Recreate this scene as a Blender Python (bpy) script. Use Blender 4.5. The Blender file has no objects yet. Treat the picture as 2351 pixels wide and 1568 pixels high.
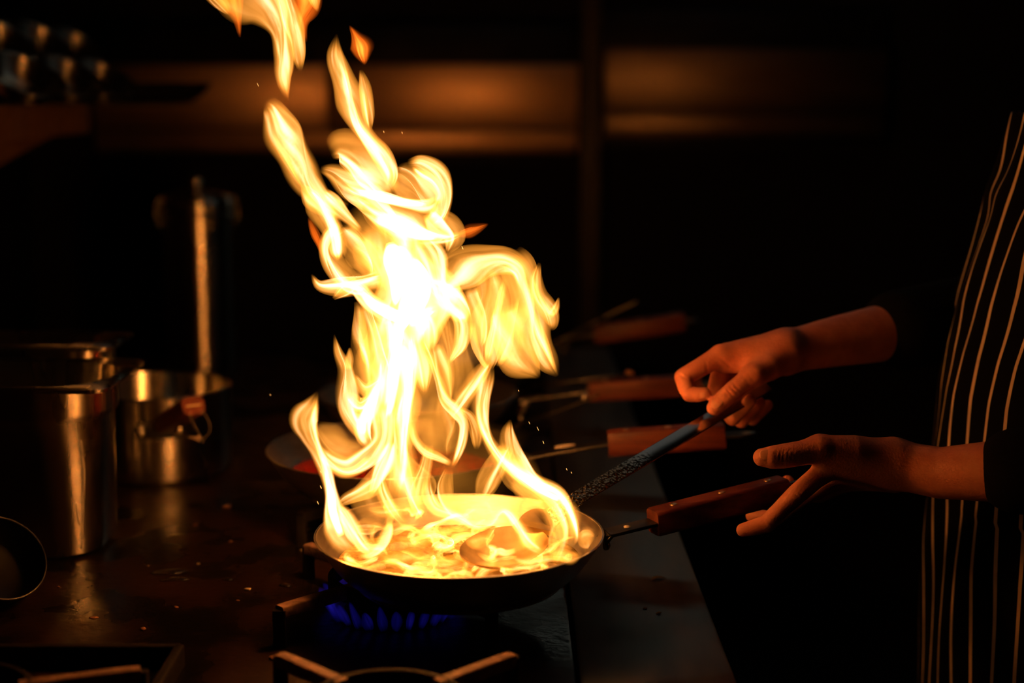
import bpy, bmesh, math, random
import numpy as np
from mathutils import Vector, Matrix

random.seed(7)
rng = np.random.default_rng(7)
scene = bpy.context.scene
COL = scene.collection

# ------------------------------------------------------------------ camera
S = 0.88                                   # height of the range top
PITCH = math.radians(9.4)
FPX = 3400.0                               # focal length in pixels of the 2351 px wide frame
CAM = np.array([0.0511, -1.3923, S + 0.5088])
FW = np.array([0, math.cos(PITCH), -math.sin(PITCH)])
UP = np.array([0, math.sin(PITCH), math.cos(PITCH)])
RT = np.array([1.0, 0, 0])
cd = bpy.data.cameras.new('camera')
cam = bpy.data.objects.new('camera', cd)
COL.objects.link(cam)
cam.location = CAM
cam.rotation_euler = (math.pi / 2 - PITCH, 0, 0)
cd.sensor_width = 36.0
cd.lens = FPX / 2351 * 36
cd.clip_start = 0.05
cd.dof.use_dof = True
cd.dof.focus_distance = 1.46
cd.dof.aperture_fstop = 2.2
scene.camera = cam

# ------------------------------------------------------------------ world, exposure
w = bpy.data.worlds.new('dark_kitchen'); scene.world = w
w.use_nodes = True
w.node_tree.nodes['Background'].inputs[0].default_value = (0.5, 0.6, 0.7, 1)
w.node_tree.nodes['Background'].inputs[1].default_value = 0.0004
scene.view_settings.view_transform = 'Standard'
scene.view_settings.look = 'None'
scene.view_settings.exposure = 0.45
scene.view_settings.gamma = 1.0
scene.view_settings.use_curve_mapping = False
scene.cycles.transparent_max_bounces = 96
scene.cycles.max_bounces = 4
scene.cycles.use_light_tree = False
scene.cycles.use_adaptive_sampling = True
scene.cycles.adaptive_threshold = 0.04
scene.cycles.use_denoising = True
scene.cycles.sample_clamp_indirect = 25.0


def ray(x, y):
    return RT * (x - 1175.5) / FPX - UP * (y - 784) / FPX + FW


def P(x, y, D):                            # a spot seen at x, y at depth D in front of the camera
    return CAM + ray(x, y) * D


def PZ(x, y, z):                           # a spot on the level z
    r = ray(x, y)
    return CAM + r * ((z - CAM[2]) / r[2])


def PY(x, y, Y):
    r = ray(x, y)
    return CAM + r * ((Y - CAM[1]) / r[1])


# ------------------------------------------------------------------ materials
def nmat(name):
    m = bpy.data.materials.new(name)
    m.use_nodes = True
    nt = m.node_tree
    return m, nt, nt.nodes['Principled BSDF']


def N(nt, typ, **kw):
    n = nt.nodes.new(typ)
    for k, v in kw.items():
        setattr(n, k, v)
    return n


def make_mat(name, c1, c2=None, rough=0.5, rough2=None, metal=0.0, scale=20.0, stretch=(1, 1, 1),
             bump=0.0, bscale=None, coat=0.0, spec=0.5, aniso=0.0, sss=0.0, detail=4.0):
    m, nt, b = nmat(name)
    c2 = c2 or c1
    tc = N(nt, 'ShaderNodeTexCoord')
    mp = N(nt, 'ShaderNodeMapping')
    mp.inputs['Scale'].default_value = stretch
    nt.links.new(tc.outputs['Object'], mp.inputs[0])
    no = N(nt, 'ShaderNodeTexNoise')
    no.inputs['Scale'].default_value = scale
    no.inputs['Detail'].default_value = detail
    nt.links.new(mp.outputs[0], no.inputs['Vector'])
    cr = N(nt, 'ShaderNodeValToRGB')
    cr.color_ramp.elements[0].position = 0.35
    cr.color_ramp.elements[1].position = 0.68
    cr.color_ramp.elements[0].color = (*c1, 1)
    cr.color_ramp.elements[1].color = (*c2, 1)
    nt.links.new(no.outputs[0], cr.inputs[0])
    nt.links.new(cr.outputs[0], b.inputs['Base Color'])
    b.inputs['Metallic'].default_value = metal
    b.inputs['Roughness'].default_value = rough
    b.inputs['Specular IOR Level'].default_value = spec
    b.inputs['Coat Weight'].default_value = coat
    b.inputs['Anisotropic'].default_value = aniso
    if aniso:                                          # brushed around the vertical axis
        tg = N(nt, 'ShaderNodeTangent', direction_type='RADIAL', axis='Z')
        nt.links.new(tg.outputs[0], b.inputs['Tangent'])
        b.inputs['Anisotropic Rotation'].default_value = 0.25
    if sss:
        b.inputs['Subsurface Weight'].default_value = sss
        b.inputs['Subsurface Radius'].default_value = (0.012, 0.004, 0.002)
        b.inputs['Subsurface Scale'].default_value = 0.25
    if rough2 is not None:
        mr = N(nt, 'ShaderNodeMapRange')
        mr.inputs[1].default_value = 0.3; mr.inputs[2].default_value = 0.7
        mr.inputs[3].default_value = rough; mr.inputs[4].default_value = rough2
        nt.links.new(no.outputs[0], mr.inputs[0])
        nt.links.new(mr.outputs[0], b.inputs['Roughness'])
    if bump:
        n2 = N(nt, 'ShaderNodeTexNoise')
        n2.inputs['Scale'].default_value = bscale or scale
        n2.inputs['Detail'].default_value = 5
        nt.links.new(mp.outputs[0], n2.inputs['Vector'])
        bp = N(nt, 'ShaderNodeBump')
        bp.inputs['Strength'].default_value = bump
        bp.inputs['Distance'].default_value = 0.002
        nt.links.new(n2.outputs[0], bp.inputs['Height'])
        nt.links.new(bp.outputs[0], b.inputs['Normal'])
    return m


M = {}
M['steel'] = make_mat('brushed_steel', (0.74, 0.69, 0.57), (0.84, 0.79, 0.66), 0.24, 0.29, 1.0, 14, (1, 1, 0.2), aniso=0.95)
M['steel_pan'] = make_mat('pan_steel', (0.62, 0.56, 0.47), (0.74, 0.68, 0.58), 0.30, 0.42, 1.0, 40, (1, 1, 6), bump=0.10, bscale=160)
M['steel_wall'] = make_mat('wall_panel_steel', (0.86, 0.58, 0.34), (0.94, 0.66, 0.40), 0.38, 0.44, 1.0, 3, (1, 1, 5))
M['steel_dark'] = make_mat('dull_dark_steel', (0.10, 0.095, 0.09), (0.2, 0.19, 0.18), 0.32, 0.5, 1.0, 30)
M['ledge'] = make_mat('worn_steel_ledge', (0.16, 0.16, 0.15), (0.25, 0.25, 0.23), 0.36, 0.48, 1.0, 25, (1, 0.15, 1), bump=0.05)
M['iron'] = make_mat('cast_iron', (0.008, 0.007, 0.006), (0.02, 0.016, 0.013), 0.6, 0.8, 0.0, 60, bump=0.5, bscale=220, spec=0.2)
M['burnt'] = make_mat('burnt_iron_bar', (0.15, 0.09, 0.065), (0.42, 0.25, 0.19), 0.55, 0.8, 0.0, 110, bump=0.4, bscale=260)
M['black_steel'] = make_mat('black_steel', (0.010, 0.010, 0.010), (0.02, 0.018, 0.016), 0.3, 0.45, 0.3, 30)
M['wood'] = make_mat('red_brown_wood', (0.075, 0.014, 0.008), (0.20, 0.046, 0.022), 0.40, 0.55, 0.0, 55, (0.12, 2.2, 2.2), bump=0.25, bscale=90)
M['wood_end'] = make_mat('wood_end_grain', (0.16, 0.03, 0.016), (0.30, 0.07, 0.035), 0.6, 0.75, 0.0, 260, bump=0.3)
M['brass'] = make_mat('brass_rivet', (0.75, 0.55, 0.33), (0.85, 0.65, 0.42), 0.3, 0.4, 1.0, 50)
M['skin'] = make_mat('skin', (0.72, 0.25, 0.155), (0.86, 0.34, 0.22), 0.40, 0.52, 0.0, 60, bump=0.35, bscale=420, sss=0.15)
M['nail'] = make_mat('fingernail', (0.80, 0.36, 0.25), (0.88, 0.42, 0.30), 0.34, 0.42, 0.0, 80, spec=0.35)
M['shirt'] = make_mat('black_cotton', (0.004, 0.004, 0.004), (0.008, 0.0075, 0.007), 0.9, None, 0.0, 200, spec=0.1)
M['hair'] = make_mat('black_hair', (0.006, 0.005, 0.004), (0.012, 0.010, 0.008), 0.5, None, 0.0, 120, bump=0.4, spec=0.2)
M['wall'] = make_mat('dark_wall_paint', (0.012, 0.011, 0.010), (0.020, 0.018, 0.016), 0.7, 0.85, 0.0, 6, spec=0.15)
M['ceil'] = make_mat('dark_ceiling', (0.012, 0.012, 0.012), (0.02, 0.02, 0.02), 0.9, None, 0.0, 6, spec=0.1)
M['floor'] = make_mat('dark_quarry_floor', (0.010, 0.009, 0.008), (0.02, 0.016, 0.013), 0.6, 0.8, 0.0, 10, spec=0.2)
M['label'] = make_mat('paper_label', (0.50, 0.46, 0.40), (0.6, 0.55, 0.48), 0.8, None, 0.0, 60)
M['string'] = make_mat('cotton_string', (0.45, 0.36, 0.26), (0.6, 0.48, 0.36), 0.9, None, 0.0, 500)
M['crumb'] = make_mat('pale_crumb', (0.62, 0.50, 0.30), (0.80, 0.68, 0.45), 0.6, 0.8, 0.0, 300)
M['crumb_brown'] = make_mat('toasted_crumb', (0.30, 0.13, 0.06), (0.42, 0.20, 0.10), 0.6, 0.8, 0.0, 300)
M['leaf'] = make_mat('wilted_herb', (0.05, 0.045, 0.02), (0.09, 0.07, 0.03), 0.6, 0.7, 0.0, 200)
M['tomato'] = make_mat('tomato_sauce', (0.30, 0.014, 0.006), (0.48, 0.03, 0.012), 0.25, 0.4, 0.0, 90, bump=0.8, bscale=60)
M['oil'] = make_mat('bubbling_oil', (0.50, 0.34, 0.075), (0.78, 0.58, 0.20), 0.12, 0.30, 0.0, 75, bump=0.9, bscale=110, spec=0.6)
M['steel_wall_dim'] = make_mat('shaded_panel_steel', (0.26, 0.20, 0.14), (0.36, 0.28, 0.20), 0.38, 0.44, 1.0, 3, (1, 1, 5))  # darker copy of the wall panel steel, weaker firelight put into its colour
M['ladle_bowl'] = make_mat('oil_coated_steel', (0.66, 0.48, 0.20), (0.88, 0.70, 0.36), 0.34, 0.46, 1.0, 45, bump=0.12, bscale=90)
M['rack'] = make_mat('worn_rack_steel', (0.22, 0.11, 0.06), (0.36, 0.20, 0.11), 0.45, 0.6, 0.3, 25)

# range top: black enamel, greasy and wet, with spots of grease
m, nt, b = nmat('greasy_black_enamel')
tc = N(nt, 'ShaderNodeTexCoord')
n1 = N(nt, 'ShaderNodeTexNoise'); n1.inputs['Scale'].default_value = 9; n1.inputs['Detail'].default_value = 6
n2 = N(nt, 'ShaderNodeTexNoise'); n2.inputs['Scale'].default_value = 120; n2.inputs['Detail'].default_value = 6
n3 = N(nt, 'ShaderNodeTexVoronoi'); n3.inputs['Scale'].default_value = 70
for n in (n1, n2, n3):
    nt.links.new(tc.outputs['Object'], n.inputs['Vector'])
cr = N(nt, 'ShaderNodeValToRGB')
cr.color_ramp.elements[0].position = 0.42; cr.color_ramp.elements[0].color = (0.006, 0.005, 0.004, 1)
cr.color_ramp.elements[1].position = 0.75; cr.color_ramp.elements[1].color = (0.036, 0.013, 0.006, 1)
nt.links.new(n1.outputs[0], cr.inputs[0]); nt.links.new(cr.outputs[0], b.inputs['Base Color'])
mr = N(nt, 'ShaderNodeMapRange'); mr.inputs[1].default_value = 0.35; mr.inputs[2].default_value = 0.65
mr.inputs[3].default_value = 0.16; mr.inputs[4].default_value = 0.42
nt.links.new(n1.outputs[0], mr.inputs[0]); nt.links.new(mr.outputs[0], b.inputs['Roughness'])
mx = N(nt, 'ShaderNodeMath', operation='MULTIPLY_ADD'); mx.inputs[1].default_value = 0.35
nt.links.new(n3.outputs['Distance'], mx.inputs[0]); nt.links.new(n2.outputs[0], mx.inputs[2])
bp = N(nt, 'ShaderNodeBump'); bp.inputs['Strength'].default_value = 0.35; bp.inputs['Distance'].default_value = 0.0015
nt.links.new(mx.outputs[0], bp.inputs['Height']); nt.links.new(bp.outputs[0], b.inputs['Normal'])
b.inputs['Specular IOR Level'].default_value = 0.36
M['enamel'] = m

# water
m, nt, b = nmat('water_film')
n1 = N(nt, 'ShaderNodeTexNoise'); n1.inputs['Scale'].default_value = 60
bp = N(nt, 'ShaderNodeBump'); bp.inputs['Strength'].default_value = 0.1
nt.links.new(n1.outputs[0], bp.inputs['Height']); nt.links.new(bp.outputs[0], b.inputs['Normal'])
b.inputs['Base Color'].default_value = (0.02, 0.015, 0.01, 1)
b.inputs['Roughness'].default_value = 0.04
b.inputs['Specular IOR Level'].default_value = 0.9
M['water'] = m

# ladle steel: clean at the hand, crusted with oil drops towards the bowl
m, nt, b = nmat('oily_ladle_steel')
tc = N(nt, 'ShaderNodeTexCoord')
at = N(nt, 'ShaderNodeAttribute', attribute_name='grease')
vo = N(nt, 'ShaderNodeTexVoronoi'); vo.inputs['Scale'].default_value = 260
no = N(nt, 'ShaderNodeTexNoise'); no.inputs['Scale'].default_value = 180; no.inputs['Detail'].default_value = 5
nt.links.new(tc.outputs['Object'], vo.inputs['Vector']); nt.links.new(tc.outputs['Object'], no.inputs['Vector'])
b.inputs['Metallic'].default_value = 1.0
mo = N(nt, 'ShaderNodeMix', data_type='RGBA')
mo.inputs[6].default_value = (0.42, 0.42, 0.40, 1); mo.inputs[7].default_value = (0.62, 0.40, 0.13, 1)
nt.links.new(at.outputs['Fac'], mo.inputs[0]); nt.links.new(mo.outputs[2], b.inputs['Base Color'])
mr = N(nt, 'ShaderNodeMapRange'); mr.inputs[3].default_value = 0.16; mr.inputs[4].default_value = 0.34
nt.links.new(at.outputs['Fac'], mr.inputs[0]); nt.links.new(mr.outputs[0], b.inputs['Roughness'])
ad = N(nt, 'ShaderNodeMath', operation='ADD')
nt.links.new(vo.outputs['Distance'], ad.inputs[0]); nt.links.new(no.outputs[0], ad.inputs[1])
bp = N(nt, 'ShaderNodeBump'); bp.inputs['Distance'].default_value = 0.0022
nt.links.new(at.outputs['Fac'], bp.inputs['Strength'])
nt.links.new(ad.outputs[0], bp.inputs['Height']); nt.links.new(bp.outputs[0], b.inputs['Normal'])
M['ladle'] = m

# apron: black cotton with narrow pale stripes woven along it
m, nt, b = nmat('striped_apron_cotton')
at = N(nt, 'ShaderNodeAttribute', attribute_name='across')
dv = N(nt, 'ShaderNodeMath', operation='DIVIDE'); dv.inputs[1].default_value = 0.0285
fr = N(nt, 'ShaderNodeMath', operation='FRACT')
lt = N(nt, 'ShaderNodeMath', operation='LESS_THAN'); lt.inputs[1].default_value = 0.15
nt.links.new(at.outputs['Fac'], dv.inputs[0]); nt.links.new(dv.outputs[0], fr.inputs[0]); nt.links.new(fr.outputs[0], lt.inputs[0])
mc = N(nt, 'ShaderNodeMix', data_type='RGBA')
mc.inputs[6].default_value = (0.004, 0.004, 0.004, 1); mc.inputs[7].default_value = (0.85, 0.68, 0.58, 1)
nt.links.new(lt.outputs[0], mc.inputs[0]); nt.links.new(mc.outputs[2], b.inputs['Base Color'])
b.inputs['Roughness'].default_value = 0.9; b.inputs['Specular IOR Level'].default_value = 0.1
M['apron'] = m


# fire: the sheet gives light where it is hot, and lets everything behind show through
def fire_mat(name, low, high, gain, streak=1.0):
    m = bpy.data.materials.new(name); m.use_nodes = True
    nt = m.node_tree; nt.nodes.clear()
    out = N(nt, 'ShaderNodeOutputMaterial')
    heat = N(nt, 'ShaderNodeAttribute', attribute_name='burn_level')
    flow = N(nt, 'ShaderNodeAttribute', attribute_name='stream_uv')
    no = N(nt, 'ShaderNodeTexNoise'); no.inputs['Scale'].default_value = 1.0
    no.inputs['Detail'].default_value = 3.0; no.inputs['Distortion'].default_value = 0.6
    nt.links.new(flow.outputs['Vector'], no.inputs['Vector'])
    mr = N(nt, 'ShaderNodeMapRange')
    mr.inputs[1].default_value = 0.28; mr.inputs[2].default_value = 0.74
    mr.inputs[3].default_value = 1 - 0.72 * streak; mr.inputs[4].default_value = 1 + 0.75 * streak
    nt.links.new(no.outputs[0], mr.inputs[0])
    mu = N(nt, 'ShaderNodeMath', operation='MULTIPLY')
    nt.links.new(heat.outputs['Fac'], mu.inputs[0]); nt.links.new(mr.outputs[0], mu.inputs[1])
    sr = N(nt, 'ShaderNodeMapRange', interpolation_type='SMOOTHSTEP')
    sr.inputs[1].default_value = 0.2; sr.inputs[2].default_value = 2.0
    nt.links.new(mu.outputs[0], sr.inputs[0])
    mc = N(nt, 'ShaderNodeMix', data_type='RGBA')
    mc.inputs[6].default_value = (*low, 1); mc.inputs[7].default_value = (*high, 1)
    nt.links.new(sr.outputs[0], mc.inputs[0])
    g = N(nt, 'ShaderNodeMath', operation='MULTIPLY'); g.inputs[1].default_value = gain
    nt.links.new(mu.outputs[0], g.inputs[0])
    em = N(nt, 'ShaderNodeEmission')
    nt.links.new(mc.outputs[2], em.inputs[0]); nt.links.new(g.outputs[0], em.inputs[1])
    tr = N(nt, 'ShaderNodeBsdfTransparent')
    ad = N(nt, 'ShaderNodeAddShader')
    nt.links.new(em.outputs[0], ad.inputs[0]); nt.links.new(tr.outputs[0], ad.inputs[1])
    nt.links.new(ad.outputs[0], out.inputs[0])
    return m


M['fire'] = fire_mat('fire', (1.15, 0.39, 0.04), (1.38, 0.68, 0.30), 0.66)
M['fire_core'] = fire_mat('added_fire_core', (2.0, 0.50, 0.055), (2.0, 0.53, 0.07), 7.5, streak=0.6)
M['fire_red'] = fire_mat('cooler_red_fire', (1.0, 0.15, 0.008), (1.0, 0.28, 0.03), 0.9)
M['gas'] = fire_mat('blue_gas_flame', (0.03, 0.02, 1.0), (0.06, 0.04, 1.0), 0.02)


def emit_mat(name, col, s):
    m = bpy.data.materials.new(name); m.use_nodes = True
    nt = m.node_tree; b = nt.nodes['Principled BSDF']
    no = N(nt, 'ShaderNodeTexNoise'); no.inputs['Scale'].default_value = 3
    mr = N(nt, 'ShaderNodeMapRange'); mr.inputs[3].default_value = s * 0.95; mr.inputs[4].default_value = s * 1.05
    nt.links.new(no.outputs[0], mr.inputs[0]); nt.links.new(mr.outputs[0], b.inputs['Emission Strength'])
    b.inputs['Emission Color'].default_value = (*col, 1)
    b.inputs['Base Color'].default_value = (0.8, 0.8, 0.8, 1)
    return m


M['lamp'] = emit_mat('lamp_diffuser', (0.86, 0.95, 0.78), 0.8)
M['lamp_dim'] = emit_mat('dim_ceiling_diffuser', (0.84, 1.0, 0.97), 0.065)
M['ember'] = emit_mat('ember', (1.0, 0.45, 0.12), 1.6)

# ------------------------------------------------------------------ object helpers
ORG = {}


def empty(name, loc, label, cat, group=None):
    o = bpy.data.objects.new(name, None); COL.objects.link(o)
    o.empty_display_size = 0.05
    o.location = loc
    ORG[o.name] = np.array(loc, float)
    tag(o, label, cat, group)
    return o


def tag(o, label, cat=None, group=None):
    o['label'] = label
    if cat: o['category'] = cat
    if group: o['group'] = group
    return o


def obj(name, data, mat, parent=None, loc=None, smooth=True, sharp=None, attrs=None, kind=None, label=None):
    """data = (verts, faces) in world coordinates; kept relative to the parent's or its own origin."""
    v, f = data
    v = np.asarray(v, float).reshape(-1, 3)
    if parent is not None:
        org = ORG[parent.name]; lo = np.zeros(3)
    else:
        org = np.array(loc if loc is not None else (v[:, 0].mean(), v[:, 1].mean(), v[:, 2].min()), float); lo = org
    me = bpy.data.meshes.new(name)
    me.from_pydata((v - org).tolist(), [], f if isinstance(f, list) else f.tolist())
    me.update()
    bm = bmesh.new(); bm.from_mesh(me)
    bmesh.ops.recalc_face_normals(bm, faces=bm.faces)
    bm.to_mesh(me); bm.free()
    if smooth:
        me.polygons.foreach_set('use_smooth', [True] * len(me.polygons))
        if sharp: me.set_sharp_from_angle(angle=math.radians(sharp))
    for an, (typ, arr) in (attrs or {}).items():
        a = me.attributes.new(an, typ, 'POINT')
        a.data.foreach_set('value' if typ == 'FLOAT' else 'vector', np.asarray(arr, np.float32).ravel())
    me.materials.append(mat)
    o = bpy.data.objects.new(name, me); COL.objects.link(o)
    if parent is not None:
        o.parent = parent
    else:
        o.location = lo
    ORG[o.name] = org
    if kind: o['kind'] = kind
    if label: o['label'] = label
    return o


def join(*parts):
    V, F = [], []
    n = 0
    for v, f in parts:
        v = np.asarray(v, float).reshape(-1, 3)
        V.append(v); F += [[i + n for i in q] for q in f]; n += len(v)
    return np.vstack(V), F


def box(c, s, bev=0.0):
    bm = bmesh.new()
    bmesh.ops.create_cube(bm, size=1.0)
    for v in bm.verts: v.co = Vector((v.co.x * s[0], v.co.y * s[1], v.co.z * s[2]))
    if bev: bmesh.ops.bevel(bm, geom=list(bm.edges), offset=bev, segments=2, affect='EDGES', profile=0.5)
    bm.verts.ensure_lookup_table()
    V = np.array([v.co[:] for v in bm.verts]) + np.asarray(c, float)
    F = [[v.index for v in f.verts] for f in bm.faces]
    bm.free()
    return V, F


def slab(lo, hi, bev=0.0):
    lo = np.asarray(lo, float); hi = np.asarray(hi, float)
    return box((lo + hi) / 2, hi - lo, bev)


def lathe(prof, c=(0, 0, 0), n=64, closed=False, rot=None):
    V, F = [], []
    for r, z in prof:
        for k in range(n):
            a = 2 * math.pi * k / n
            V.append((r * math.cos(a), r * math.sin(a), z))
    m = len(prof)
    for i in range(m - 1 + (1 if closed else 0)):
        j = (i + 1) % m
        for k in range(n):
            k2 = (k + 1) % n
            F.append([i * n + k, i * n + k2, j * n + k2, j * n + k])
    V = np.array(V)
    if rot is not None: V = V @ np.array(rot.to_3x3()).T
    return V + np.asarray(c, float), F


def frames(path, up=(0, 0, 1)):
    path = np.asarray(path, float)
    T = np.gradient(path, axis=0)
    T /= np.linalg.norm(T, axis=1)[:, None] + 1e-12
    up = np.asarray(up, float)
    U = up - (T @ up)[:, None] * T
    nn = np.linalg.norm(U, axis=1)
    for i in range(len(U)):
        if nn[i] < 1e-3:
            U[i] = np.cross(T[i], (1, 0.2, 0.1))
    U /= np.linalg.norm(U, axis=1)[:, None]
    L = np.cross(T, U)
    return T, L, U


def sweep(path, sec, up=(0, 0, 1), scale=None, caps=True):
    """sec: list of (lateral, up) offsets, swept along path."""
    path = np.asarray(path, float); sec = np.asarray(sec, float)
    T, L, U = frames(path, up)
    n, m = len(path), len(sec)
    sc = np.ones(n) if scale is None else np.asarray(scale, float)
    V = (path[:, None, :] + sc[:, None, None] * (sec[None, :, 0, None] * L[:, None, :] + sec[None, :, 1, None] * U[:, None, :])).reshape(-1, 3)
    F = []
    for i in range(n - 1):
        for k in range(m):
            k2 = (k + 1) % m
            F.append([i * m + k, i * m + k2, (i + 1) * m + k2, (i + 1) * m + k])
    if caps:
        F.append(list(range(m))[::-1]); F.append([(n - 1) * m + k for k in range(m)])
    return V, F


def circ(r, n=10):
    return [(r * math.cos(2 * math.pi * k / n), r * math.sin(2 * math.pi * k / n)) for k in range(n)]


def rrect(wd, ht, r, n=3):
    pts = []
    for cx, cy, a0 in ((wd / 2 - r, ht / 2 - r, 0), (-wd / 2 + r, ht / 2 - r, 90), (-wd / 2 + r, -ht / 2 + r, 180), (wd / 2 - r, -ht / 2 + r, 270)):
        for k in range(n + 1):
            a = math.radians(a0 + 90 * k / n)
            pts.append((cx + r * math.cos(a), cy + r * math.sin(a)))
    return pts


def spline(pts, per=6):
    """Catmull-Rom through rows of numbers."""
    p = np.asarray(pts, float)
    p = np.vstack([2 * p[0] - p[1], p, 2 * p[-1] - p[-2]])
    out = []
    for i in range(1, len(p) - 2):
        for k in range(per):
            t = k / per
            out.append(0.5 * (2 * p[i] + (p[i + 1] - p[i - 1]) * t + (2 * p[i - 1] - 5 * p[i] + 4 * p[i + 1] - p[i + 2]) * t * t
                              + (3 * p[i] - p[i - 1] - 3 * p[i + 1] + p[i + 2]) * t ** 3))
    out.append(p[-2])
    return np.array(out)


def disc_dome(c, axis, r, h, n=16):
    """rivet head"""
    axis = np.asarray(axis, float); axis /= np.linalg.norm(axis)
    rot = Vector((0, 0, 1)).rotation_difference(Vector(axis)).to_matrix()
    prof = [(r, -h * 0.6), (r, 0), (r * 0.85, h * 0.55), (r * 0.5, h * 0.9), (0.0001, h)]
    return lathe(prof, c, n, rot=rot)


# ------------------------------------------------------------------ the room
X0, X1, Y0, Y1, ZC = -1.25, 2.6, -2.6, 2.62, 2.7


def struct(name, data, mat, **k):
    o = obj(name, data, mat, smooth=False, **k); o['kind'] = 'structure'
    return o


tag(struct('floor', slab((X0, Y0, -0.05), (X1, Y1, 0)), M['floor']), 'dark floor')
tag(struct('ceiling', slab((X0, Y0, ZC), (X1, Y1, ZC + 0.05)), M['ceil']), 'dark ceiling')
tag(struct('wall_back', slab((X0, Y1, 0), (X1, Y1 + 0.05, ZC)), M['wall']), 'dark back wall')
tag(struct('wall_left', slab((X0 - 0.05, Y0, 0), (X0, Y1, ZC)), M['wall']), 'dark left wall')
tag(struct('wall_right', slab((X1, Y0, 0), (X1 + 0.05, Y1, ZC)), M['wall']), 'dark right wall')
tag(struct('wall_front', slab((X0, Y0 - 0.05, 0), (X1, Y0, ZC)), M['wall']), 'dark wall behind the photographer')

# strip lamp high on the back wall, above the right-hand cabinet
wl = empty('wall_lamp', (0.75, Y1, 2.05), 'slim strip lamp high on the dark back wall', 'lamp')
obj('housing', slab((0.30, Y1 - 0.05, 2.03), (1.20, Y1, 2.13), 0.006), M['steel_dark'], wl)
obj('diffuser', slab((0.32, Y1 - 0.075, 2.035), (1.18, Y1 - 0.05, 2.10), 0.006), M['lamp'], wl)

cl = empty('ceiling_light', (0.45, 0.95, ZC), 'dim square ceiling light above the range', 'lamp')
obj('light_frame', slab((-0.17, 0.60, ZC - 0.03), (1.07, 1.30, ZC)), M['steel_dark'], cl, smooth=False)
obj('diffuser', slab((-0.15, 0.62, ZC - 0.04), (1.05, 1.28, ZC - 0.03)), M['lamp_dim'], cl, smooth=False)

# ------------------------------------------------------------------ the range
RX0, RX1, RY0, RY1 = -0.98, 0.25, -0.62, 1.62
rg = empty('gas_range', (-0.3, 0.5, 0), 'long black gas range with a steel front ledge and a row of burners', 'range')
obj('body', slab((RX0, RY0 + 0.01, 0.10), (RX1 - 0.03, RY1, S - 0.04), 0.008), M['steel_dark'], rg, sharp=40)
obj('plinth', slab((RX0 + 0.03, RY0 + 0.04, 0), (RX1 - 0.09, RY1 - 0.03, 0.10)), M['black_steel'], rg, smooth=False)
obj('enamel_top', slab((RX0, RY0, S - 0.04), (0.108, RY1, S), 0.004), M['enamel'], rg, sharp=40)
obj('front_ledge', slab((0.111, RY0, S - 0.04), (RX1, RY1, S), 0.004), M['ledge'], rg, sharp=40)
obj('front_rail', sweep([(RX1 + 0.0, RY0, S - 0.13), (RX1 + 0.0, RY1, S - 0.13)], rrect(0.012, 0.14, 0.004), up=(0, 0, 1)), M['steel_dark'], rg, sharp=40)
for i, by in enumerate((-0.45, -0.286, 0.03, 0.347, 0.665, 0.98)):
    if i == 0: continue
    k = obj('control_knob', lathe([(0.0001, 0.03), (0.016, 0.03), (0.02, 0.024), (0.022, 0.0)], (RX1 + 0.006, by, S - 0.13), 20,
            rot=Matrix.Rotation(math.pi / 2, 3, 'Y')), M['black_steel'], rg, sharp=40)
BURN = [(-0.048, -0.286), (-0.067, 0.03), (-0.091, 0.347), (-0.083, 0.678), (-0.03, 1.05), (-0.40, -0.27)]
for bx_, by_ in BURN:
    obj('burner', lathe([(0.0001, S + 0.012), (0.030, S + 0.012), (0.046, S + 0.010), (0.050, S + 0.004), (0.050, S + 0.0005)], (bx_, by_, 0), 32), M['iron'], rg, sharp=50)

GZ = S + 0.04


def grate(name, c, label, ang0=45, burnt=True, r0=0.062, r1=0.140, n=4, frame=False):
    e = empty(name, (c[0], c[1], S), label, 'grate', 'burner grates on the range')
    h = 0.016
    pts = [(c[0] + r0 * math.cos(a), c[1] + r0 * math.sin(a), GZ - h / 2) for a in np.linspace(0, 2 * math.pi, 49)]
    obj('ring', sweep(pts, rrect(0.007, h, 0.002), caps=False), M['iron'], e, sharp=40)
    for k in range(n):
        a = math.radians(ang0 + 360 / n * k)
        d = np.array([math.cos(a), math.sin(a), 0])
        cc = np.array([c[0], c[1], 0])
        p = [cc + d * (r0 - 0.008) + (0, 0, GZ - 0.006), cc + d * (r1 - 0.012) + (0, 0, GZ - 0.006), cc + d * r1 + (0, 0, GZ - 0.0065)]
        obj('finger', sweep(p, rrect(0.0125, 0.012, 0.002)), M['burnt'] if burnt else M['iron'], e, sharp=40)
    q = 0.151 if frame else 0
    fr = [(c[0] + x * q, c[1] + y * q, S + 0.0105) for x, y in ((-1, -1), (1, -1), (1, 1), (-1, 1))]
    for k in range(4 if frame else 0):
        obj('frame_bar', sweep([fr[k], fr[(k + 1) % 4]], rrect(0.009, 0.021, 0.002)), M['iron'], e, sharp=40)
    for k in range(n):
        a = math.radians(ang0 + 360 / n * k)
        obj('foot', sweep([(c[0] + r1 * math.cos(a), c[1] + r1 * math.sin(a), S), (c[0] + r1 * math.cos(a), c[1] + r1 * math.sin(a), GZ - 0.004)],
                          rrect(0.0125, 0.010, 0.002), up=(0, 1, 0)), M['iron'], e, sharp=40)
    return e


grate('burner_grate', BURN[0], 'scorched iron grate with bare fingers in front of the burning pan')
grate('burner_grate', BURN[1], 'iron grate holding the burning pan over blue gas flames', burnt=True)
grate('burner_grate', BURN[2], 'iron grate under the pan of red sauce', burnt=False)
grate('burner_grate', BURN[3], 'iron grate under the third pan, behind the fire', burnt=False)
grate('burner_grate', BURN[4], 'iron grate under the farthest pan', burnt=False)
grate('burner_grate', BURN[5], 'empty iron grate at the lower left, beside the tall steel container', ang0=20, burnt=True, r1=0.150, frame=True)


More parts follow.
